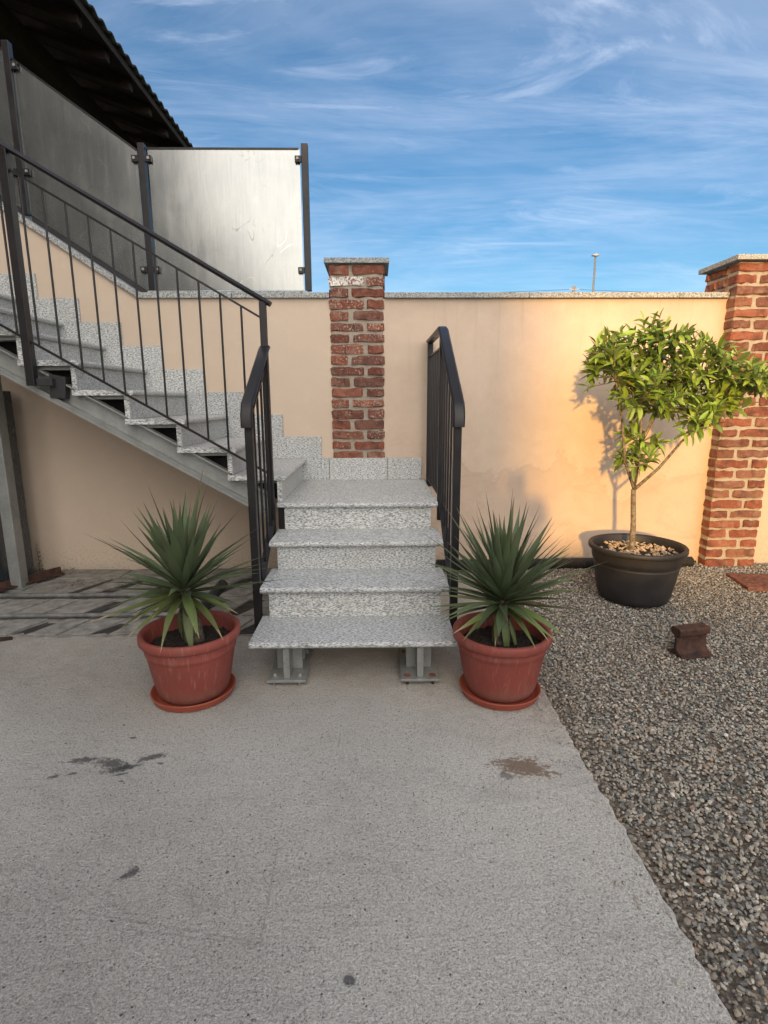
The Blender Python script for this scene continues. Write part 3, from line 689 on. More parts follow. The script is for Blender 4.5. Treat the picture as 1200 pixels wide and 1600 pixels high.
for sx in (-1, 1):                              # lower flight beam, foot and base plate
    xc = sx*.328
    def lz(y): return Z1-TH-.012-.11+(y-(YF4-2*G))*RZ/G
    bm_ = MB(); 
    for (a, b, t0, t1) in [(-.05, .05, 0, .008), (-.05, .05, .102, .11), (-.004, .004, .008, .102)]:
        bm_.prism([(-1.685, lz(-1.685)+t0), (-.78, lz(-.78)+t0), (-.78, lz(-.78)+t1), (-1.685, lz(-1.685)+t1)], 'x', xc+a, xc+b)
    bm_.part('stringer', M_galv, ST)
    mb = MB().box(xc-.016, xc+.016, -1.905, -1.80, .033, Z1-TH-.010); mb.box(xc-.064, xc+.064, -1.80, -1.786, .033, Z1-TH-.010)
    mb.box(xc-.064, xc+.064, -1.70, -1.69, .033, Z1-TH-.010); mb.box(xc-.005, xc+.005, -1.786, -1.70, .033, Z1-TH-.010)
    mb.part('support_foot', M_galv, ST, bevel=.0015, seg=1)
    pl = MB().box(xc-.096, xc+.096, -1.925, -1.57, .020, .0325).part('base_plate', M_galv, ST, bevel=.001, seg=1)
    for bx in (-.062, .062):
        for by in (-1.885, -1.62):
            if sx < 0:
                b_ = MB().lathe([(.0001, .052), (.007, .050), (.010, .044), (.0105, .040), (.016, .039), (.016, .0335), (.0001, .0335)], xc+bx, by, 10)
                b_.part('bolt', M_galv, pl, smooth=True, auto=40)
            else:
                MB().lathe([(.0001, .0345), (.007, .0345), (.007, .036), (.017, .0355), (.0175, .0328), (.0001, .0328)], xc+bx, by, 12).part('washer', M_rust2, pl, smooth=True, auto=40)
            MB().tube([(xc+bx, by-.028 if by < -1.8 else by, .0195), (xc+bx, by-.028 if by < -1.8 else by, .0015)], .0065, 8).part('anchor_rod', M_rust if sx > 0 else M_galv, pl)
MB().box(-.385, .385, -1.90, -1.62, Z1-TH-.0085, Z1-TH-.001).part('bearing_plate', M_galv, ST)
for k in (1, 2):
    yf = YF4-(3-k)*G; z = Z1+k*RZ-TH
    MB().box(-.385, .385, yf+.04, yf+.27, z-.009, z-.001).part('bearing_plate', M_galv, ST)
MB().box(-.385, .385, YF4+.04, -.06, Z4-TH-.009, Z4-TH-.001).part('bearing_plate', M_galv, ST)

# ------------------------------------------------------------------ railings (parts of the staircase; posts and balusters are their sub-parts)
RP = [(-.031, -.004), (-.031, .004), (-.022, .013), (.022, .013), (.031, .004), (.031, -.004), (.022, -.013), (-.022, -.013)]
def rail_low(X, label, far):
    Yn = -1.56; zt = 1.352
    sl = .640
    ytop = -.86 if far else -1.03
    ztop = zt + (ytop-Yn)*sl
    pts = [(X, Yn-.040, 1.238), (X, Yn-.040, 1.300), (X, Yn-.012, zt+.004)]
    if far: pts += [(X, ytop-.01, ztop-.004), (X, ytop+.05, ztop+.012), (X, -.03, ztop+.012)]
    else: pts += [(X, ytop-.035, ztop-.02), (X, ytop-.012, ztop-.012)]
    h = MB().sweep(pts, [(b, a) for a, b in [(y, x) for x, y in RP]], (1, 0, 0)).part('railing', M_iron, ST, auto=40)
    h['label'] = label
    MB().box(X-.02, X+.02, Yn-.02, Yn+.02, .095, zt-.010).part('post', M_iron, h, bevel=.003)
    if far:
        MB().box(X-.02, X+.02, -.88, -.84, .60, ztop-.012).part('post', M_iron, h, bevel=.003)
        MB().box(X-.02, X+.02, -.075, -.035, .70, ztop-.004).part('post', M_iron, h, bevel=.003)
    # thin upper bar and flat lower bar
    bar = [(-.006, -.006), (.006, -.006), (.006, .006), (-.006, .006)]
    up = [(X, Yn+.022, zt-.10+.02), (X, ytop, ztop-.10)] + ([(X, -.06, ztop-.10)] if far else [])
    MB().sweep(up, bar, (1, 0, 0)).part('top_bar', M_iron, h)
    flat = [(-.020, -.004), (.020, -.004), (.020, .004), (-.020, .004)]
    zlow = lambda y: .30 + (y+1.57)*.68
    lo = [(X, Yn-.0, .30), (X, -.88, zlow(-.88))] + ([(X, -.04, zlow(-.88)+.004)] if far else [(X, -1.05, zlow(-1.05))][:0])
    if not far: lo = [(X, Yn, .30), (X, -1.05, zlow(-1.05))]
    MB().sweep(lo, flat, (1, 0, 0)).part('bottom_bar', M_iron, h)
    yb = Yn+.12
    while yb < (-.10 if far else -1.07):
        ztp = (zt-.10+.02+(yb-Yn)*sl*.99) if yb < ytop else ztop-.10
        ztp = min(ztp, ztop-.10) if far else ztp
        zl = zlow(yb) if yb < -.88 else zlow(-.88)+.004
        if not (far and abs(yb+.86) < .04): MB().box(X-.006, X+.006, yb-.006, yb+.006, zl+.004, ztp-.004).part('baluster', M_iron, h)
        yb += .112
    return h
rail_low(.535, 'right-hand iron railing with a level stretch over the landing', True)
rl = rail_low(-.53, 'short left iron railing beside the lowest steps', False)
# corner post and upper railing
YU = -1.05
hz_ = lambda x: 1.918 + .579*(-.49-x)
prof = [(.026*math.cos(a*math.pi/5), .016*math.sin(a*math.pi/5)) for a in range(10)]
h = MB().sweep([(-3.6, YU, hz_(-3.6)), (-.486, YU, hz_(-.486))], prof, (0, 1, 0)).part('railing', M_iron, ST, smooth=True, auto=50)
h['label'] = 'long sloping iron railing of the upper flight with thin balusters'
MB().box(-.55, -.512, YU-.019, YU+.019, .50, hz_(-.53)-.010).part('post', M_iron, h, bevel=.003)
for x in (-1.90, -3.25):
    zb = 1.462+.578*(-1.9-x)
    MB().box(x-.024, x+.024, YU-.024, YU+.024, zb, hz_(x)-.010).part('post', M_iron, h, bevel=.003)
    mb = MB().box(x+.024, x+.115, YU-.005, YU+.04, zb+.0, zb+.045)
    mb.prism([(x+.07, zb-.07), (x+.16, zb-.075), (x+.175, zb+.05), (x+.08, zb+.07)], 'y', YU+.035, YU+.088)
    mb.part('bracket', M_black, h, bevel=.003)
sq = [(-.006, -.006), (.006, -.006), (.006, .006), (-.006, .006)]
MB().sweep([(-3.6, YU, hz_(-3.6)-.107), (-.551, YU, hz_(-.551)-.107)], sq, (0, 1, 0)).part('top_bar', M_iron, h)
MB().sweep([(-3.6, YU, hz_(-3.6)-1.010), (-.551, YU, hz_(-.551)-1.010)], [(a*1.25, b*1.1) for a, b in sq], (0, 1, 0)).part('bottom_bar', M_iron, h)
x = -.656
while x > -3.5:
    if abs(x+1.90) > .05 and abs(x+3.25) > .05:
        MB().tube([(x, YU, hz_(x)-1.006), (x, YU, hz_(x)-.108)], .0065, 8).part('baluster', M_iron, h, smooth=True, auto=60)
    x -= .1178

# ================================================================== THINGS UNDER THE STAIRS
col_ = empty('steel_column', (-2.53, -.44, 0), 'grey steel column holding the stairs at the left edge', 'column')
MB().box(-2.585, -2.505, -.49, -.40, .012, 1.86).part('shaft', M_galv, col_, bevel=.004)
MB().box(-2.62, -2.47, -.53, -.36, .0085, .0205).part('foot_plate', M_galv, col_)
cab = empty('metal_cabinet', (-2.9, -.45, 0), 'dark metal cabinet with glossy door at the left edge under the stairs', 'cabinet')
M_cab = paint('cabinet_steel', (.045, .055, .065), .25, .6)
MB().box(-3.4, -2.63, -.62, -.12, .03, 1.45).part('body', M_cab, cab, bevel=.005)
MB().box(-3.35, -2.66, -.64, -.621, .08, 1.40).part('door', M_cab, cab, bevel=.004)
for x in (-3.34, -2.70): MB().box(x, x+.03, -.646, -.6405, .10, 1.38).part('door_edge', M_galv, cab)
for x in (-3.3, -2.72): MB().box(x, x+.05, -.6, -.55, .0085, .03).part('foot', M_iron, cab)
# rusty angle iron on the ground
ra = MB(); ang = [(-.05, 0), (.05, 0), (.05, .01), (.012, .014), (.008, .055), (-.004, .055), (-.010, .014), (-.05, .010)]
p0, p1 = Vector((-2.80, -.86, .03)), Vector((-2.40, -.16, .03)); dv = (p1-p0).normalized(); sd_ = Vector((-dv.y, dv.x, 0))
n = len(ang); vs = [p + sd_*a + Vector((0, 0, b)) for p in (p0, p1) for a, b in ang]
ra.add(vs, [(i, (i+1) % n, n+(i+1) % n, n+i) for i in range(n)] + [tuple(range(n-1, -1, -1)), tuple(range(n, 2*n))])
tag(ra.part('steel_beam', M_rust, base=(-2.6, -.5, .016)), 'rusty steel beam lying on the paving at the foot of the wall', 'beam')
# dark scrap at left margin, black pipe behind the left yucca
tag(MB().prism([(-2.20, -1.40), (-2.10, -1.385), (-2.02, -1.352), (-2.035, -1.345), (-2.19, -1.375)], 'z', .001, .022).part('wood_scrap', M_woodd, bevel=.003), 'small dark scrap of wood lying at the left edge of the slab', 'scrap')
tag(MB().tube([(-1.02, -.95, .05), (-.96, -.99, .12), (-.86, -1.04, .23)], .034, 14).part('drain_pipe', M_black, smooth=True, auto=40, base=(-1.0, -.95, .0165)), 'short black plastic pipe leaning behind the left yucca', 'pipe')

# corrugated conduit and membrane along the right wall
mb = MB(); pts = []; rs = []
x = .60
i = 0
while x < 2.7:
    pts.append((x, -.105-.012*math.sin(x*2), gz(-.10, x)+.040)); rs.append(.046 if i % 2 else .040); x += .006; i += 1
tag(mb.tube(pts, rs, 12).part('corrugated_pipe', M_black, smooth=True, auto=20, base=(1.6, -.07, .0)), 'black corrugated conduit lying on gravel along the foot of the wall', 'pipe')
MB().box(.56, 2.79, -.008, .0035, -.02, .050).part('damp_membrane', M_black, wall)

# ================================================================== POTS
def pot(name, label, cat, cx, cy, zb, zt, rb, rt, mat, group, lip=.03, lipout=.014, ring=None, soil_z=None, seg=64):
    P = empty(name, (cx, cy, zb), label, cat, group)
    t = .008; H = zt-zb
    prof = [(.001, zb+.001), (rb-.012, zb+.001), (rb-.002, zb+.008)]
    rr_ = lambda z: rb+(rt-lipout-rb)*((z-zb)/(H-lip))**.92
    for f in (.12, .3, .5, .65): z = zb+f*H; prof.append((rr_(z), z))
    if ring: 
        for z, dr in ring: prof.append((rr_(zb+z)+dr, zb+z))
    zl = zt-lip
    prof += [(rt-lipout, zl-.002), (rt-.004, zl), (rt, zl+.006), (rt, zt-.008), (rt-.006, zt-.001), (rt-.014, zt), (rt-.024, zt-.004), (rt-.030, zt-.016), (rt-.034, zl-.02)]
    zi = zt-.10
    prof += [(rr_(zi)-.012, zi), (rb-.02, zb+.03), (.001, zb+.03)]
    MB().lathe(prof, cx, cy, seg).part('pot_wall', mat, P, smooth=True, auto=50, base=(cx, cy, zb))
    return P, rr_
def soil(P, cx, cy, z, r, mat, seed):
    mb = MB(); n = 26; rk = random.Random(seed)
    for i in range(n+1):
        for j in range(n+1):
            u, v = i/n*2-1, j/n*2-1; a = u*math.sqrt(max(0, 1-v*v/2)); b = v*math.sqrt(max(0, 1-u*u/2))
            mb.v.append((cx+a*r, cy+b*r, z+.014*noise.noise(Vector((a*6+seed, b*6, 1)))+.008*noise.noise(Vector((a*22, b*22, seed)))+.012*(1-a*a-b*b)))
    for i in range(n):
        for j in range(n): a = i*(n+1)+j; mb.f.append((a, a+1, a+n+2, a+n+1))
    return mb.part('soil', mat, P, base=(cx, cy, z))
def saucer(cx, cy, r, label):
    prof = [(.001, .002), (r-.03, .002), (r-.012, .006), (r-.002, .030), (r, .036), (r-.003, .039), (r-.008, .037), (r-.02, .012), (r-.035, .008), (.001, .008)]
    return tag(MB().lathe(prof, cx, cy, 64).part('plant_saucer', M_terra2, smooth=True, auto=50, base=(cx, cy, 0)), label, 'saucer', 'saucers under the yucca pots')
YL = (-.765, -1.955); YR = (.708, -1.965)
saucer(YL[0]+.004, YL[1]-.018, .194, 'round orange saucer under the left yucca pot, left of the stairs')
saucer(YR[0]-.006, YR[1]-.024, .192, 'round orange saucer under the right yucca pot, at the slab edge')
for (cx, cy), zt, lab, sd2 in ((YL, .326, 'terracotta-coloured plastic pot left of the stairs holding the smaller yucca', 1), (YR, .313, 'terracotta-coloured plastic pot right of the stairs holding the denser yucca', 2)):
    P, rr_ = pot('plastic_pot', lab, 'flower pot', cx, cy, .010, zt, .160, .230, M_terra, 'terracotta pots beside the stairs', lip=.042, lipout=.018, ring=[(.215, 0), (.220, .003), (.236, .003), (.241, 0)])
    soil(P, cx, cy, zt-.075, .195, M_soil, sd2)
    for k in range(14):
        a = k/14*2*math.pi
# yucca leaves ------------------------------------------------------
def yleaf(length, width, droop, seed, twist=0):
    rk = random.Random(seed); n = 9; vs = []; fs = []; sb = rk.uniform(-.05, .05); kk = rk.choice([0, 0, 0, 0, 0, 0, .5]); kt = rk.uniform(.45, .75)
    for i in range(n+1):
        t = i/n; w = width*(.50+1.05*math.sin(math.pi*min(1, t*1.06)**.95)*.62)*(1-t**2.6)**.85 if t < 1 else .0008
        w = max(w, .0008)*.5
        x = length*t*(1-.10*droop*t); z = -droop*length*.55*t**2.3 - kk*max(0, t-kt)*length*.30; yo = sb*length*t*t
        f = .35*w*(1-t*.4)
        vs += [(x, yo-w, z+f), (x, yo, z-f*.4), (x, yo+w, z+f)]
    for i in range(n): a = i*3; fs += [(a, a+3, a+4, a+1), (a+1, a+4, a+5, a+2)]
    mb = MB(); mb.v = vs; mb.f = fs
    me = bpy.data.meshes.new('leaf'); me.from_pydata(vs, [], fs); me.shade_smooth(); return me
YM = {}
def ymesh(kind, k):
    if (kind, k) not in YM:
        rk = random.Random(k*7+3)
        droop = {'up': rk.uniform(-.06, .07), 'mid': rk.uniform(0, .16), 'low': rk.uniform(.05, .4)}[kind]
        me = yleaf({'up': .47, 'mid': .45, 'low': .37}[kind]*rk.uniform(.88, 1.08), .036*rk.uniform(.85, 1.1), droop, k)
        me.materials.append(M_yuc2 if kind == 'low' else M_yuc); YM[(kind, k)] = me
    return YM[(kind, k)]
M_dead = leafmat('dead_yucca_leaf', (.26, .19, .11), (.28, .21, .13), None, False, .8, .1)
DM = {}
def dmesh(k):
    if k not in DM: DM[k] = yleaf(.20+.04*k, .022, .8, 90+k); DM[k].materials.append(M_dead)
    return DM[k]
def yucca(cx, cy, zs, zr, n, label, seed, tilt=(0, 0), low=.22, base_off=(0, 0), dead=5):
    Y = empty('yucca_plant', (cx, cy, zs), label, 'plant', 'yuccas in terracotta pots')
    rk = random.Random(seed)
    hx, hy = cx+tilt[0], cy+tilt[1]
    pts = []; rs = []
    for i in range(9):
        t = i/8; pts.append((cx+base_off[0]+(hx-cx-base_off[0])*t, cy+base_off[1]+(hy-cy-base_off[1])*t, zs-.02+(zr+.03-zs)*t)); rs.append((.046-.014*t)*(1+.12*rk.uniform(-1, 1)))
    mb = MB().tube(pts, rs, 14)
    for i in range(46):      # old leaf bases on the stem
        a = i*2.4; t = .08+.85*(i/46); c = Vector((cx+base_off[0]+(hx-cx-base_off[0])*t, cy+base_off[1]+(hy-cy-base_off[1])*t, zs+(zr-zs)*t)); r = .040-.010*t
        d = Vector((math.cos(a), math.sin(a), .25)).normalized(); s = Vector((-math.sin(a), math.cos(a), 0)); u = s.cross(d)
        b = c+d*r*.85
        mb.add([b-s*.012, b+s*.012, b+d*.014+u*.006, b-u*.01-s*.002], [(0, 1, 2), (0, 3, 1), (1, 3, 2), (0, 2, 3)])
    mb.part('stem', M_ybark, Y, smooth=True, auto=35)
    for i in range(n):
        t = (i+.5)/n
        # elevation from straight up to hanging
        el = 86-(t**.92)*(108 if low > .2 else 98)+rk.uniform(-6, 6)
        az = i*137.508+rk.uniform(-9, 9)
        kind = 'up' if el > 38 else ('mid' if el > 6 else 'low')
        me = ymesh(kind, rk.randrange(11))
        zz = zr + .035 - .07*t
        d = Vector((math.cos(R_(az))*math.cos(R_(el)), math.sin(R_(az))*math.cos(R_(el)), math.sin(R_(el))))
        o = bpy.data.objects.new('leaf', me); COL.objects.link(o); o.parent = Y
        if i >= n-dead: me = dmesh(rk.randrange(3)); d.z = -abs(d.z)-.6; el = -62+rk.uniform(-12, 10); d.normalize(); zz -= .02
        o.location = Vector((hx, hy, zz)) + Vector((d.x, d.y, 0))*.012 - Vector((cx, cy, zs))
        o.rotation_euler = Euler((rk.uniform(-.25, .25), -R_(el), R_(az)), 'XYZ')
        s = rk.uniform(.74, 1.10)*(1.0 if el > 0 else .92); o.scale = (s, rk.uniform(.85, 1.15), 1)
    return Y
yucca(YL[0], YL[1], .262, .512, 104, 'smaller yucca with grey-green sword leaves in the left pot', 5, (-.012, .005), .25, (.02, 0))
yucca(YR[0], YR[1], .250, .452, 130, 'denser yucca with dark green sword leaves in the right pot', 12, (.0, .0), .1)

# ------------------------------------------------------------------ citrus in the charcoal pot
TX, TY = 1.922, -.735
gp = gz(TY, TX)+.004
P, rr_ = pot('plant_pot', 'large charcoal plastic pot on the gravel holding the citrus tree', 'flower pot', TX, TY, gp, .395, .228, .318, M_potb, None, lip=.034, lipout=.022, ring=[(.25, 0), (.255, -.004), (.27, -.004), (.275, .002), (.30, .004)], seg=80)
soil(P, TX, TY, .325, .278, M_soil, 5)
rk = random.Random(77); mb = MB()
for i in range(260):
    a = rk.uniform(0, 6.283); r = .258*math.sqrt(rk.random()); x, y, z = TX+r*math.cos(a), TY+r*math.sin(a), .342+rk.uniform(-.004, .012)
    if rk.random() < .25 and r > .12: continue
    rot = Euler((rk.uniform(-.6, .6), rk.uniform(-.6, .6), rk.uniform(0, 6.28))).to_matrix(); s = Vector((rk.uniform(.008, .024), rk.uniform(.006, .013), rk.uniform(.002, .006)))
    c8 = [Vector((x, y, z))+rot@Vector((a_*s.x*rk.uniform(.6, 1), b_*s.y*rk.uniform(.6, 1), c_*s.z)) for c_ in (-1, 1) for a_, b_ in ((-1, -1), (1, -1), (1, 1), (-1, 1))]
    mb.add(c8, [(3, 2, 1, 0), (4, 5, 6, 7), (0, 1, 5, 4), (1, 2, 6, 5), (2, 3, 7, 6), (3, 0, 4, 7)])
o = mb.part('bark_chips', M_wood2, P); o['kind'] = 'stuff'

TR = empty('citrus_tree', (1.90, TY, .34), 'small citrus tree with glossy lemon-green leaves in the charcoal pot', 'tree')
def unpx(px, py, Y):
    d = Fv*860.85 + Rr*(px-600) + Ur*(800-py); t = (Y-CAM.y)/d.y; return CAM + d*t
B0 = Vector((1.885, TY, .335)); fork = Vector((1.868, TY, .775))
tpts = [B0+(fork-B0)*t+Vector((.004*math.sin(t*5), .003*math.cos(t*6), 0)) for t in [i/10 for i in range(11)]]
MB().tube([tpts[0]+Vector((0, 0, -.02))]+tpts, [.027, .023]+[.0188-.003*t/10 for t in range(10)], 12).part('trunk', M_bark, TR, smooth=True, auto=60)
MB().tube([(1.845, TY+.10, .33), (1.84, TY+.10, .50)], .012, 6).part('stake', M_woodd, TR) if False else None
def branch(pts, r0, r1):
    k = len(pts); return MB().tube(pts, [r0+(r1-r0)*i/(k-1) for i in range(k)], 8).part('branch', M_bark, TR, smooth=True)
# crown clumps measured where the foliage stands (x, y, z, radius)
clump = [(962, 592, -.78, .19), (1012, 556, -.70, .20), (1003, 628, -.82, .21), (1052, 600, -.70, .23), (1100, 585, -.76, .17), (1118, 640, -.70, .19), (1160, 598, -.80, .16), (1085, 668, -.82, .15),
         (935, 590, -.68, .10), (1186, 600, -.72, .13), (1098, 556, -.65, .12), (1045, 532, -.84, .12), (955, 548, -.74, .12), (1005, 690, -.72, .12), (1130, 600, -.60, .17), (1030, 640, -.60, .2), (985, 575, -.58, .17)]
low = [(1000, 728, -.80, .115), (985, 722, -.70, .09)]
cl = [(unpx(a, b, c), d) for a, b, c, d in clump]; cll = [(unpx(a, b, c), d) for a, b, c, d in low]
up1 = unpx(972, 655, TY); rt1 = unpx(1065, 690, TY)
branch([fork, fork.lerp(up1, .4)+Vector((-.03, 0, 0)), up1, cl[0][0], cl[12][0]], .0125, .004)
branch([fork, fork.lerp(rt1, .5)+Vector((.01, 0, -.015)), rt1, cl[5][0], cl[9][0]], .0125, .004)
branch([fork, unpx(1000, 690, TY), unpx(1005, 620, TY), cl[1][0], cl[11][0]], .010, .003)
branch([unpx(1000, 690, TY), cl[3][0], cl[10][0]], .007, .003)
branch([fork, cll[0][0]], .006, .003)
for a in (2, 4, 6, 7, 8, 13, 14, 15, 16):
    j = min(((cl[b][0]-cl[a][0]).length, b) for b in (0, 1, 3, 5, 9, 11) if b != a)[1]
    branch([cl[j][0], cl[j][0].lerp(cl[a][0], .5)+Vector((0, 0, .01)), cl[a][0]], .005, .0025)
def cleaf(L_, W_, bend, fold, mat):
    n = 6; vs = []; fs = []
    for i in range(n+1):
        t = i/n; w = W_*.5*math.sin(math.pi*min(1, t*.97+.03)**.85)**.8
        if i == n: w = .0006
        x = L_*t*(1-.12*bend*t); z = -bend*L_*.5*t*t
        vs += [(x, -w, z+fold*w), (x, 0, z), (x, w, z+fold*w)]
    for i in range(n): a = i*3; fs += [(a, a+3, a+4, a+1), (a+1, a+4, a+5, a+2)]
    return vs, fs
LV = []
for k in range(12):
    rk = random.Random(k+50); vs, fs = cleaf(rk.uniform(.080, .125), rk.uniform(.029, .041), rk.uniform(.0, .7), rk.uniform(.2, .7), None)
    me = bpy.data.meshes.new('leaf'); me.from_pydata(vs, [], fs); me.shade_smooth(); me.materials.append(M_leaf if k % 3 else M_leaf2); LV.append((me, vs, fs))
rk = random.Random(4); leaves = []; twig = MB()
def shoot(c, d, length, nl, sc=1.0):
    d = d.normalized(); side = d.cross(Vector((0, 0, 1)))
    if side.length < .1: side = Vector((1, 0, 0))
    side.normalize(); p = []
    cur = Vector(c); dd = Vector(d); st = length/nl
    p.append(cur.copy())
    for i in range(nl):
        dd = (dd + Vector((rk.uniform(-.15, .15), rk.uniform(-.15, .15), .07))).normalized(); cur = cur+dd*st; p.append(cur.copy())
        a = i*2.399+rk.uniform(-.4, .4); s1 = side; s2 = dd.cross(s1)
        out = (s1*math.cos(a)+s2*math.sin(a))*rk.uniform(.75, 1.05) + dd*rk.uniform(.35, .8) + Vector((0, 0, rk.uniform(-.15, .25)))
        leaves.append((cur.copy(), out.normalized(), rk.uniform(.78, 1.12)*sc*(1.05 if i < nl-2 else .75)))
    leaves.append((cur.copy(), dd, .7*sc))
    twig.tube(p, [.0028]+[.0022]*(len(p)-2)+[.0012], 4, cap=False)
for c, r in cl:
    ns = max(5, int(r*r*560))
    for i in range(ns):
        u = rk.uniform(-.65, 1); a = rk.uniform(0, 6.283); d = Vector((math.sqrt(1-u*u)*math.cos(a), math.sqrt(1-u*u)*math.sin(a), u))
        st = c+d*r*rk.uniform(.0, .45); shoot(st, d+Vector((0, 0, .15)), r*rk.uniform(.60, .98), rk.randrange(5, 9))
for c, r in cll:
    for i in range(9):
        u = rk.uniform(-.5, .9); a = rk.uniform(0, 6.283); d = Vector((math.sqrt(1-u*u)*math.cos(a), math.sqrt(1-u*u)*math.sin(a), u)); shoot(c+d*r*.1, d, r*.75, 4, .9)
twig.part('twigs', M_bark, TR).__setitem__('kind', 'stuff')
leaves.sort(key=lambda l: l[0].y)             # nearest to the camera first
rest = MB(); rest2 = MB(); base = world_loc(TR)
for i, (p, d, s) in enumerate(leaves):
    me, vs, fs = rk.choice(LV)
    # blade normal roughly upward, a bit random
    up = (Vector((rk.uniform(-.6, .6), rk.uniform(-.9, .3), 1))).normalized(); y_ = up.cross(d)
    if y_.length < .05: y_ = Vector((1, 0, 0))
    y_.normalize(); z_ = d.cross(y_); M3 = Matrix((d, y_, z_)).transposed()
    if i < 300:
        o = bpy.data.objects.new('leaf', me); COL.objects.link(o); o.parent = TR
        o.matrix_local = Matrix.Translation(p-base) @ M3.to_4x4() @ Matrix.Scale(s, 4)
    else:
        (rest if me.materials[0] is M_leaf else rest2).add([p+M3@(Vector(v)*s) for v in vs], fs)
for r_, mt in ((rest, 'citrus_foliage'), (rest2, 'young_citrus_foliage')):
    mm = leafmat(mt, (.165, .255, .030) if mt[0] == 'c' else (.28, .40, .065), (.15, .21, .06) if mt[0] == 'c' else (.22, .28, .09), veins=False, trans=.22)
    b0 = (1.9, TY, .34); me = bpy.data.meshes.new('leaf'); me.from_pydata([tuple(Vector(v)-Vector(b0)) for v in r_.v], [], r_.f); me.shade_smooth()
    o = link('leaf', me, mm, TR, b0); o['kind'] = 'stuff'

# ================================================================== SMALL THINGS
# cut piece of railway rail standing on its foot
prof = [(-.062, 0), (.062, 0), (.062, .009), (.030, .018), (.012, .032), (.0085, .055), (.0085, .092), (.014, .102), (.033, .108), (.035, .135), (.028, .144), (-.028, .144), (-.035, .135), (-.033, .108), (-.014, .102), (-.0085, .092), (-.0085, .055), (-.012, .032), (-.030, .018), (-.062, .009)]
mb = MB().prism(prof, 'x', -.083, .083); me = mb.mesh('rail_piece', (0, 0, 0), bevel=.0015, seg=1)
me.materials.append(M_rust)
o = bpy.data.objects.new('rail_piece', me); COL.objects.link(o); o.location = (1.865, -1.565, gz(-1.56, 1.86)+.004); o.rotation_euler = (R_(-2), R_(-2), R_(9)); o.scale = (1.12, 1.12, 1.12)
tag(o, 'short rusty offcut of railway rail standing on the gravel', 'rail offcut')
# rusty access cover at the foot of the right pillar
mc = empty('access_cover', (3.1, -.52, .03), 'rusty chequered access cover in the gravel before the right pillar', 'manhole cover', rz=R_(-8))
me = MB().box(-.28, .30, -.17, .17, -.02, .012).mesh('plate', (0, 0, 0), bevel=.003); me.materials.append(M_rust2)
o = bpy.data.objects.new('plate', me); COL.objects.link(o); o.parent = mc
mb = MB()
for i in range(17):
    for j in range(10):
        x, y = -.265+i*.034, -.155+j*.034; a = R_(45 if (i+j) % 2 else -45); c_, s_ = math.cos(a)*.012, math.sin(a)*.012; u, w = -math.sin(a)*.003, math.cos(a)*.003
        mb.add([(x-c_, y-s_, .0125), (x+u, y+w, .0155), (x+c_, y+s_, .0125), (x-u, y-w, .0155)], [(0, 3, 2, 1)])
me = mb.mesh('tread_pattern', (0, 0, 0)); me.materials.append(M_rust2); o = bpy.data.objects.new('tread_pattern', me); COL.objects.link(o); o.parent = mc; o['kind'] = 'stuff'

# street lamp and utility pole beyond the wall
def far(px, py, Y): return unpx(px, py, Y)
lb = far(929.5, 462, 40); lt = far(930.5, 400, 40)
lamp = empty('street_lamp', (lb.x, 40, -.06), 'tall thin street lamp beyond the garden wall', 'street lamp')
MB().tube([(lt.x, 40, -.06), (lt.x, 40, lt.z+.05)], [.11, .07], 12).part('pole', M_pipe, lamp, smooth=True)
M_lampg = simple('lamp_grey', (.25, .26, .27), (.33, .34, .35), 3, .5)
MB().prism([(lt.x-.32, lt.z+.02), (lt.x-.05, lt.z+.16), (lt.x+.10, lt.z+.14), (lt.x+.26, lt.z+.02), (lt.x+.05, lt.z-.02)], 'y', 39.85, 40.15).part('lamp_head', M_lampg, lamp, bevel=.02)
ub = far(897, 447, 60)
up_ = empty('utility_pole', (ub.x, 60, -.06), 'distant concrete utility pole with wires just above the wall', 'utility pole')
MB().tube([(ub.x, 60, -.06), (ub.x, 60, ub.z)], [.26, .17], 10).part('pole', M_hplaster, up_, smooth=True)
MB().box(ub.x-.55, ub.x+.55, 59.85, 59.98, ub.z-.42, ub.z-.32).part('crossarm', M_lampg, up_)
for s in (-1, 1):
    MB().tube([(ub.x+s*(.5+i*2.2), 60, ub.z-.36-.42*math.sin(math.pi*min(1, i/9)*.5)*(1.2)) for i in range(9)], .02, 5).part('wire', M_black, up_)

# weed by the wall, dry leaves
wd = empty('weed', (-2.635, -.05, .016), 'thin upright weed growing by the wall beside the steel column', 'weed')
MB().tube([(-2.635, -.05, .0), (-2.63, -.05, .12), (-2.64, -.052, .26)], [.003, .0022, .001], 5).part('stem', M_bark, wd)
M_weed = leafmat('weed_leaf', (.09, .12, .05), (.1, .13, .06), veins=False, trans=.2)
rk = random.Random(9); mb = MB()
for i in range(70):
    t = rk.uniform(.12, 1); a = rk.uniform(0, 6.28); r = .008+.030*(1-t)*rk.uniform(.6, 1.1)+.008; c = Vector((-2.633, -.05, .02+.24*t)); d = Vector((math.cos(a), math.sin(a), rk.uniform(-.2, .5))).normalized(); s = Vector((-d.y, d.x, 0))*.003
    mb.add([c, c+d*r*.5+s, c+d*r, c+d*r*.5-s], [(0, 1, 2, 3)])
for i in range(90):
    a = rk.uniform(0, 6.28); c = Vector((-2.56+rk.gauss(0, .09), -.05+rk.gauss(0, .02), .016+rk.uniform(0, .015))); d = Vector((math.cos(a), math.sin(a), rk.uniform(0, .8))).normalized(); s = Vector((-d.y, d.x, 0))*.005
    mb.add([c, c+d*.012+s, c+d*.024, c+d*.012-s], [(0, 1, 2, 3)])
mb.part('weed_leaves', M_weed, wd).__setitem__('kind', 'stuff')
M_dry = simple('dry_leaf', (.10, .055, .03), (.20, .12, .06), 40, .9)
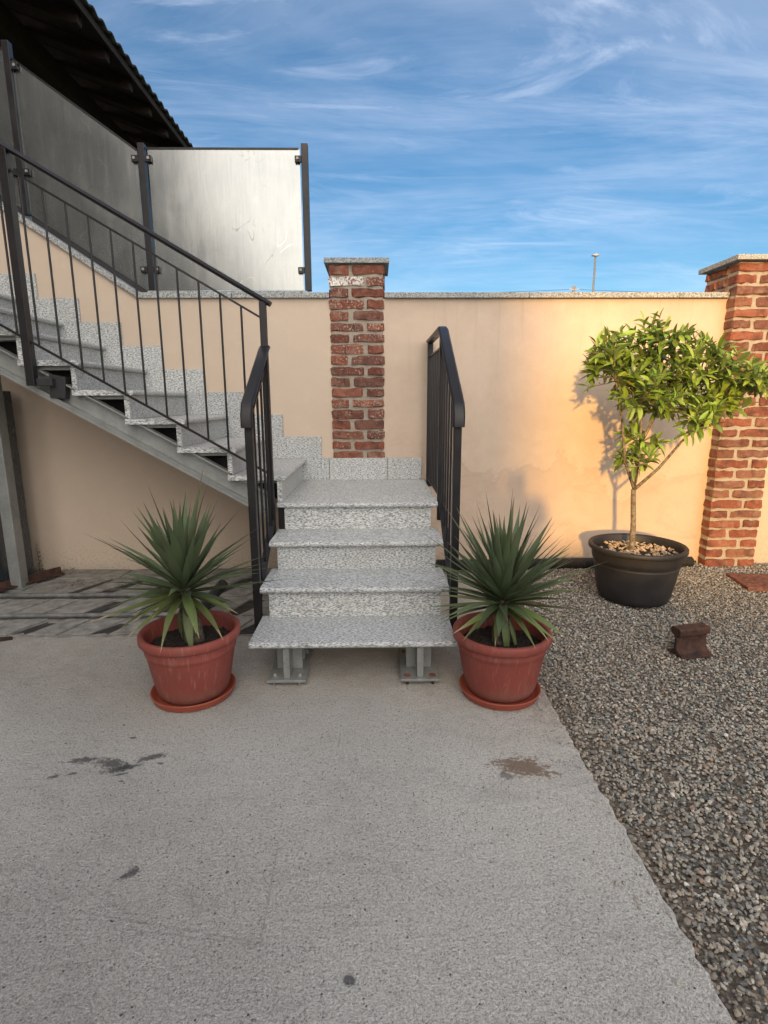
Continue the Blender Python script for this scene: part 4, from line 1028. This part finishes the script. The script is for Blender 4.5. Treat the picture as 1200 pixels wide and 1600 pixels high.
rk = random.Random(31); mb = MB()
def litter(cx, cy, sx, sy_, n, z=.0, s0=.010):
    for i in range(n):
        a = rk.uniform(0, 6.28); c = Vector((cx+rk.gauss(0, sx), cy+rk.gauss(0, sy_), z+rk.uniform(.002, .010))); d = Vector((math.cos(a), math.sin(a), rk.uniform(-.2, .5))).normalized(); s = Vector((-d.y, d.x, rk.uniform(-.3, .3)))*s0*.45
        mb.add([c-d*s0, c+s, c+d*s0, c-s], [(0, 1, 2, 3)])
litter(-2.18, -.40, .07, .05, 40, .018); litter(-2.5, -.14, .12, .03, 50, .016); litter(-1.2, -1.3, .3, .1, 14, .01, .007)
tag(mb.part('leaf_litter', M_dry), 'scattered dry brown leaf bits on the paving under the stairs', 'leaf litter', kind='stuff')
mb = MB(); rk = random.Random(8)
def crumb(x, y, s):
    rot = Euler((rk.uniform(0, 3), rk.uniform(0, 3), rk.uniform(0, 3))).to_matrix()
    ps = [Vector((x, y, s*.35))+rot@(Vector(v)*s*rk.uniform(.5, 1)) for v in ((1, 0, 0), (-1, 0, 0), (0, 1, 0), (0, -1, 0), (0, 0, .6), (0, 0, -.6))]
    mb.add(ps, [(0, 2, 4), (2, 1, 4), (1, 3, 4), (3, 0, 4), (2, 0, 5), (1, 2, 5), (3, 1, 5), (0, 3, 5)])
for i in range(230): crumb(rk.uniform(-1.4, .9), rk.uniform(-2.7, -1.35) if rk.random() < .6 else rk.uniform(-3.9, -2), rk.uniform(.0015, .005))
for i in range(260): y = rk.uniform(-4.1, -1.2); crumb(.908-abs(rk.gauss(0, .012)), y, rk.uniform(.002, .005))
for i in range(70): y = rk.uniform(-4.0, -1.3); crumb(.905-abs(rk.gauss(0, .05)), y, rk.uniform(.006, .012))
tag(mb.part('grit', M_peb if False else simple('grit', (.24, .215, .185), (.46, .43, .38), 55, .9)), 'loose grit and stone crumbs strewn over the concrete slab', 'grit', kind='stuff')
crk = MB(); rk = random.Random(2)
tag(MB().prism([(.565, -1.71), (.60, -1.73), (.607, -1.712), (.575, -1.69)], 'z', .001, .012).part('wood_chip', M_woodd), 'small dark wood chip on the slab beside the right yucca pot', 'debris')

# ================================================================== HOUSE WITH DEEP EAVE AT UPPER LEFT (beyond the wall)
hb = empty('roofed_house', (-6, 5, 0), 'house beyond the wall with a dark overhanging timber roof at upper left', 'house')
EX, EZ = -2.9, 5.34; PITCHR = .36
MB().box(-12, -4.1, 1.0, 9.6, -.06, 5.45).part('wall', M_hplaster, hb)
Yn, Yf = .9, 10.2
rz_ = lambda x: EZ+(EX-x)*PITCHR
MB().prism([(EX, rz_(EX)), (EX, rz_(EX)+.03), (-8, rz_(-8)+.03), (-8, rz_(-8))], 'y', Yn, Yf).part('roof_boards', M_woodd, hb)
y = Yn+.12
while y < Yf:
    MB().prism([(EX-.06, rz_(EX-.06)-.13), (EX-.06, rz_(EX-.06)-.004), (-7, rz_(-7)-.004), (-7, rz_(-7)-.15), (EX-.12, rz_(EX-.12)-.15)], 'y', y, y+.10).part('rafter', M_woodd, hb, bevel=.006, seg=1)
    y += .62
MB().box(-4.05, -3.85, Yn, Yf, rz_(-3.95)-.42, rz_(-3.95)-.16).part('wall_plate', M_woodd, hb)
MB().box(EX-.002, EX+.02, Yn, Yf, EZ-.03, EZ+.05).part('fascia', M_woodd, hb)
mb = MB(); yy = []; a = Yn
while a < Yf: yy.append(a); a += .025
for x in [EX+.07, -3.3, -3.31, -3.7, -3.71, -4.1, -4.11, -8]:
    for a in yy:
        k = -.0 if round(x*100) % 10 == 0 else .012
        mb.v.append((x, a, rz_(x)+.075+.035*math.sin(a*2*math.pi/.21)*.6+k))
for i in range(7):
    for j in range(len(yy)-1): a = i*len(yy)+j; mb.f.append((a, a+1, a+len(yy)+1, a+len(yy)))
nb = len(mb.v)
me_o = mb.part('roof_tiles', simple('mossy_roof_tile', (.028, .030, .026), (.06, .055, .042), 9, .9, 0, .004), hb, auto=50); me_o['kind'] = 'stuff'
md = me_o.modifiers.new('thick', 'SOLIDIFY'); md.thickness = .02

# ================================================================== WHAT STANDS BEHIND THE CAMERA AND SHADES THE YARD
hs2 = empty('long_house', (-6.5, -11.5, 0), 'long plain two-storey house along the left side of the yard', 'house')
HX = -4.42
MB().box(-10.5, HX, -21.65, -10.5, -.06, 5.75).part('wall', M_hplaster, hs2)
MB().box(-10.5, HX, -10.5, -3.2, -.06, 8.2).part('wall', M_hplaster, hs2)
for dz_, ya_, yb_ in ((-.25, -21.75, -10.51), (2.2, -10.7, -3.0)): MB().prism([(HX+.12, 6.0+dz_), (HX+.12, 6.10+dz_), (-7.45, 7.1+dz_), (-10.9, 6.10+dz_), (-10.9, 6.0+dz_), (-7.45, 6.98+dz_)], 'y', ya_, yb_).part('roof', M_tile, hs2)
for yy_ in (-6, -9.5, -13, -16.5):
    for zz in ((1.0, 3.4, 6.0) if yy_ > -10 else (1.0, 3.4)):
        w = MB().box(HX-.02, HX+.03, yy_-.5, yy_+.5, zz, zz+1.35).part('window', M_shut, hs2); MB().box(HX+.031, HX+.036, yy_-.42, yy_+.42, zz+.08, zz+1.27).part('pane', M_glass, w)
bw = empty('boundary_wall', (3.5, -12.7, 0), 'plain rendered boundary wall closing the yard behind the viewer', 'wall')
MB().box(HX, -1.1, -12.8, -12.6, -.06, 2.25).part('render_coat', M_hplaster, bw); MB().box(HX, -1.05, -12.85, -12.55, 2.2505, 2.30).part('coping_slab', M_cop, bw)
MB().box(-1.1, 14, -12.8, -12.6, -.06, 2.03).part('render_coat', M_hplaster, bw); MB().box(-1.049, 14, -12.85, -12.55, 2.0305, 2.08).part('coping_slab', M_cop, bw)

# the person taking the picture, standing behind the camera
pr = empty('person', (0.0, -4.86, 0), 'person in dark jacket holding up a phone, standing in the yard', 'person')
M_cloth = simple('dark_jacket', (.03, .035, .05), (.05, .055, .075), 20, .9); M_skin = simple('skin', (.42, .26, .19), (.50, .32, .23), 20, .55, bump=.0005); M_hair = simple('dark_hair', (.02, .015, .012), (.04, .03, .022), 60, .7)
def skin(name, mat, parent, verts, edges, radii, root=0, sub=2, loc=(0, 0, 0)):
    me = bpy.data.meshes.new(name); me.from_pydata(verts, edges, []); o = bpy.data.objects.new(name, me); COL.objects.link(o); o.parent = parent; o.location = loc
    s = o.modifiers.new('skin', 'SKIN'); s.use_smooth_shade = True
    sv = me.skin_vertices[0].data
    for i, r in enumerate(radii): sv[i].radius = r if isinstance(r, tuple) else (r, r); sv[i].use_root = (i == root)
    su = o.modifiers.new('sub', 'SUBSURF'); su.levels = sub; su.render_levels = sub
    me.materials.append(mat); return o
V = [(0, 0, .95), (0, 0, 1.12), (0, .01, 1.30), (0, 0, 1.40), (0, 0, 1.46), (0, .02, 1.54), (0, .03, 1.62),
     (.17, 0, 1.385), (.23, .10, 1.16), (.16, .33, 1.29), (.135, .385, 1.33), (-.17, 0, 1.385), (-.20, .10, 1.16), (.0, .33, 1.29), (.06, .385, 1.33),
     (.10, 0, .88), (.12, .02, .50), (.13, -.01, .09), (.14, .12, .035), (-.10, 0, .88), (-.12, .0, .50), (-.13, -.03, .09), (-.14, .10, .035)]
E_ = [(0, 1), (1, 2), (2, 3), (3, 4), (4, 5), (5, 6), (2, 7), (7, 8), (8, 9), (9, 10), (2, 11), (11, 12), (12, 13), (13, 14), (0, 15), (15, 16), (16, 17), (17, 18), (0, 19), (19, 20), (20, 21), (21, 22)]
Rr_ = [(.16, .11), (.145, .10), (.165, .105), (.09, .075), .055, (.072, .088), (.072, .09), .06, .047, .036, .03, .06, .047, .036, .03, .085, .06, .045, .035, .085, .06, .045, .035]
skin('body', M_cloth, pr, V, E_, Rr_)
hv = [(0, -.005, 1.60), (0, -.01, 1.655)]; skin('hair', M_hair, pr, hv, [(0, 1)], [(.086, .098), (.07, .08)])
hd = MB()
for k, (fx, fz) in enumerate([(.165, 1.36), (.170, 1.335), (.168, 1.31), (.163, 1.29)]): hd.tube([(fx-.035, -4.86+.40, fz), (fx, -4.86+.415, fz), (fx+.002, -4.86+.395, fz)], [.009, .008, .007], 8)
hd.tube([(.12, -4.86+.385, 1.31), (.115, -4.86+.405, 1.34), (.12, -4.86+.405, 1.365)], [.012, .010, .008], 8)
hd.part('hand', M_skin, pr, smooth=True)
ph = MB().box(.082, .152, -4.452, -4.444, 1.30, 1.445); tag(ph.part('phone', M_black, bevel=.004), 'black phone held upright by the person in the yard', 'phone')
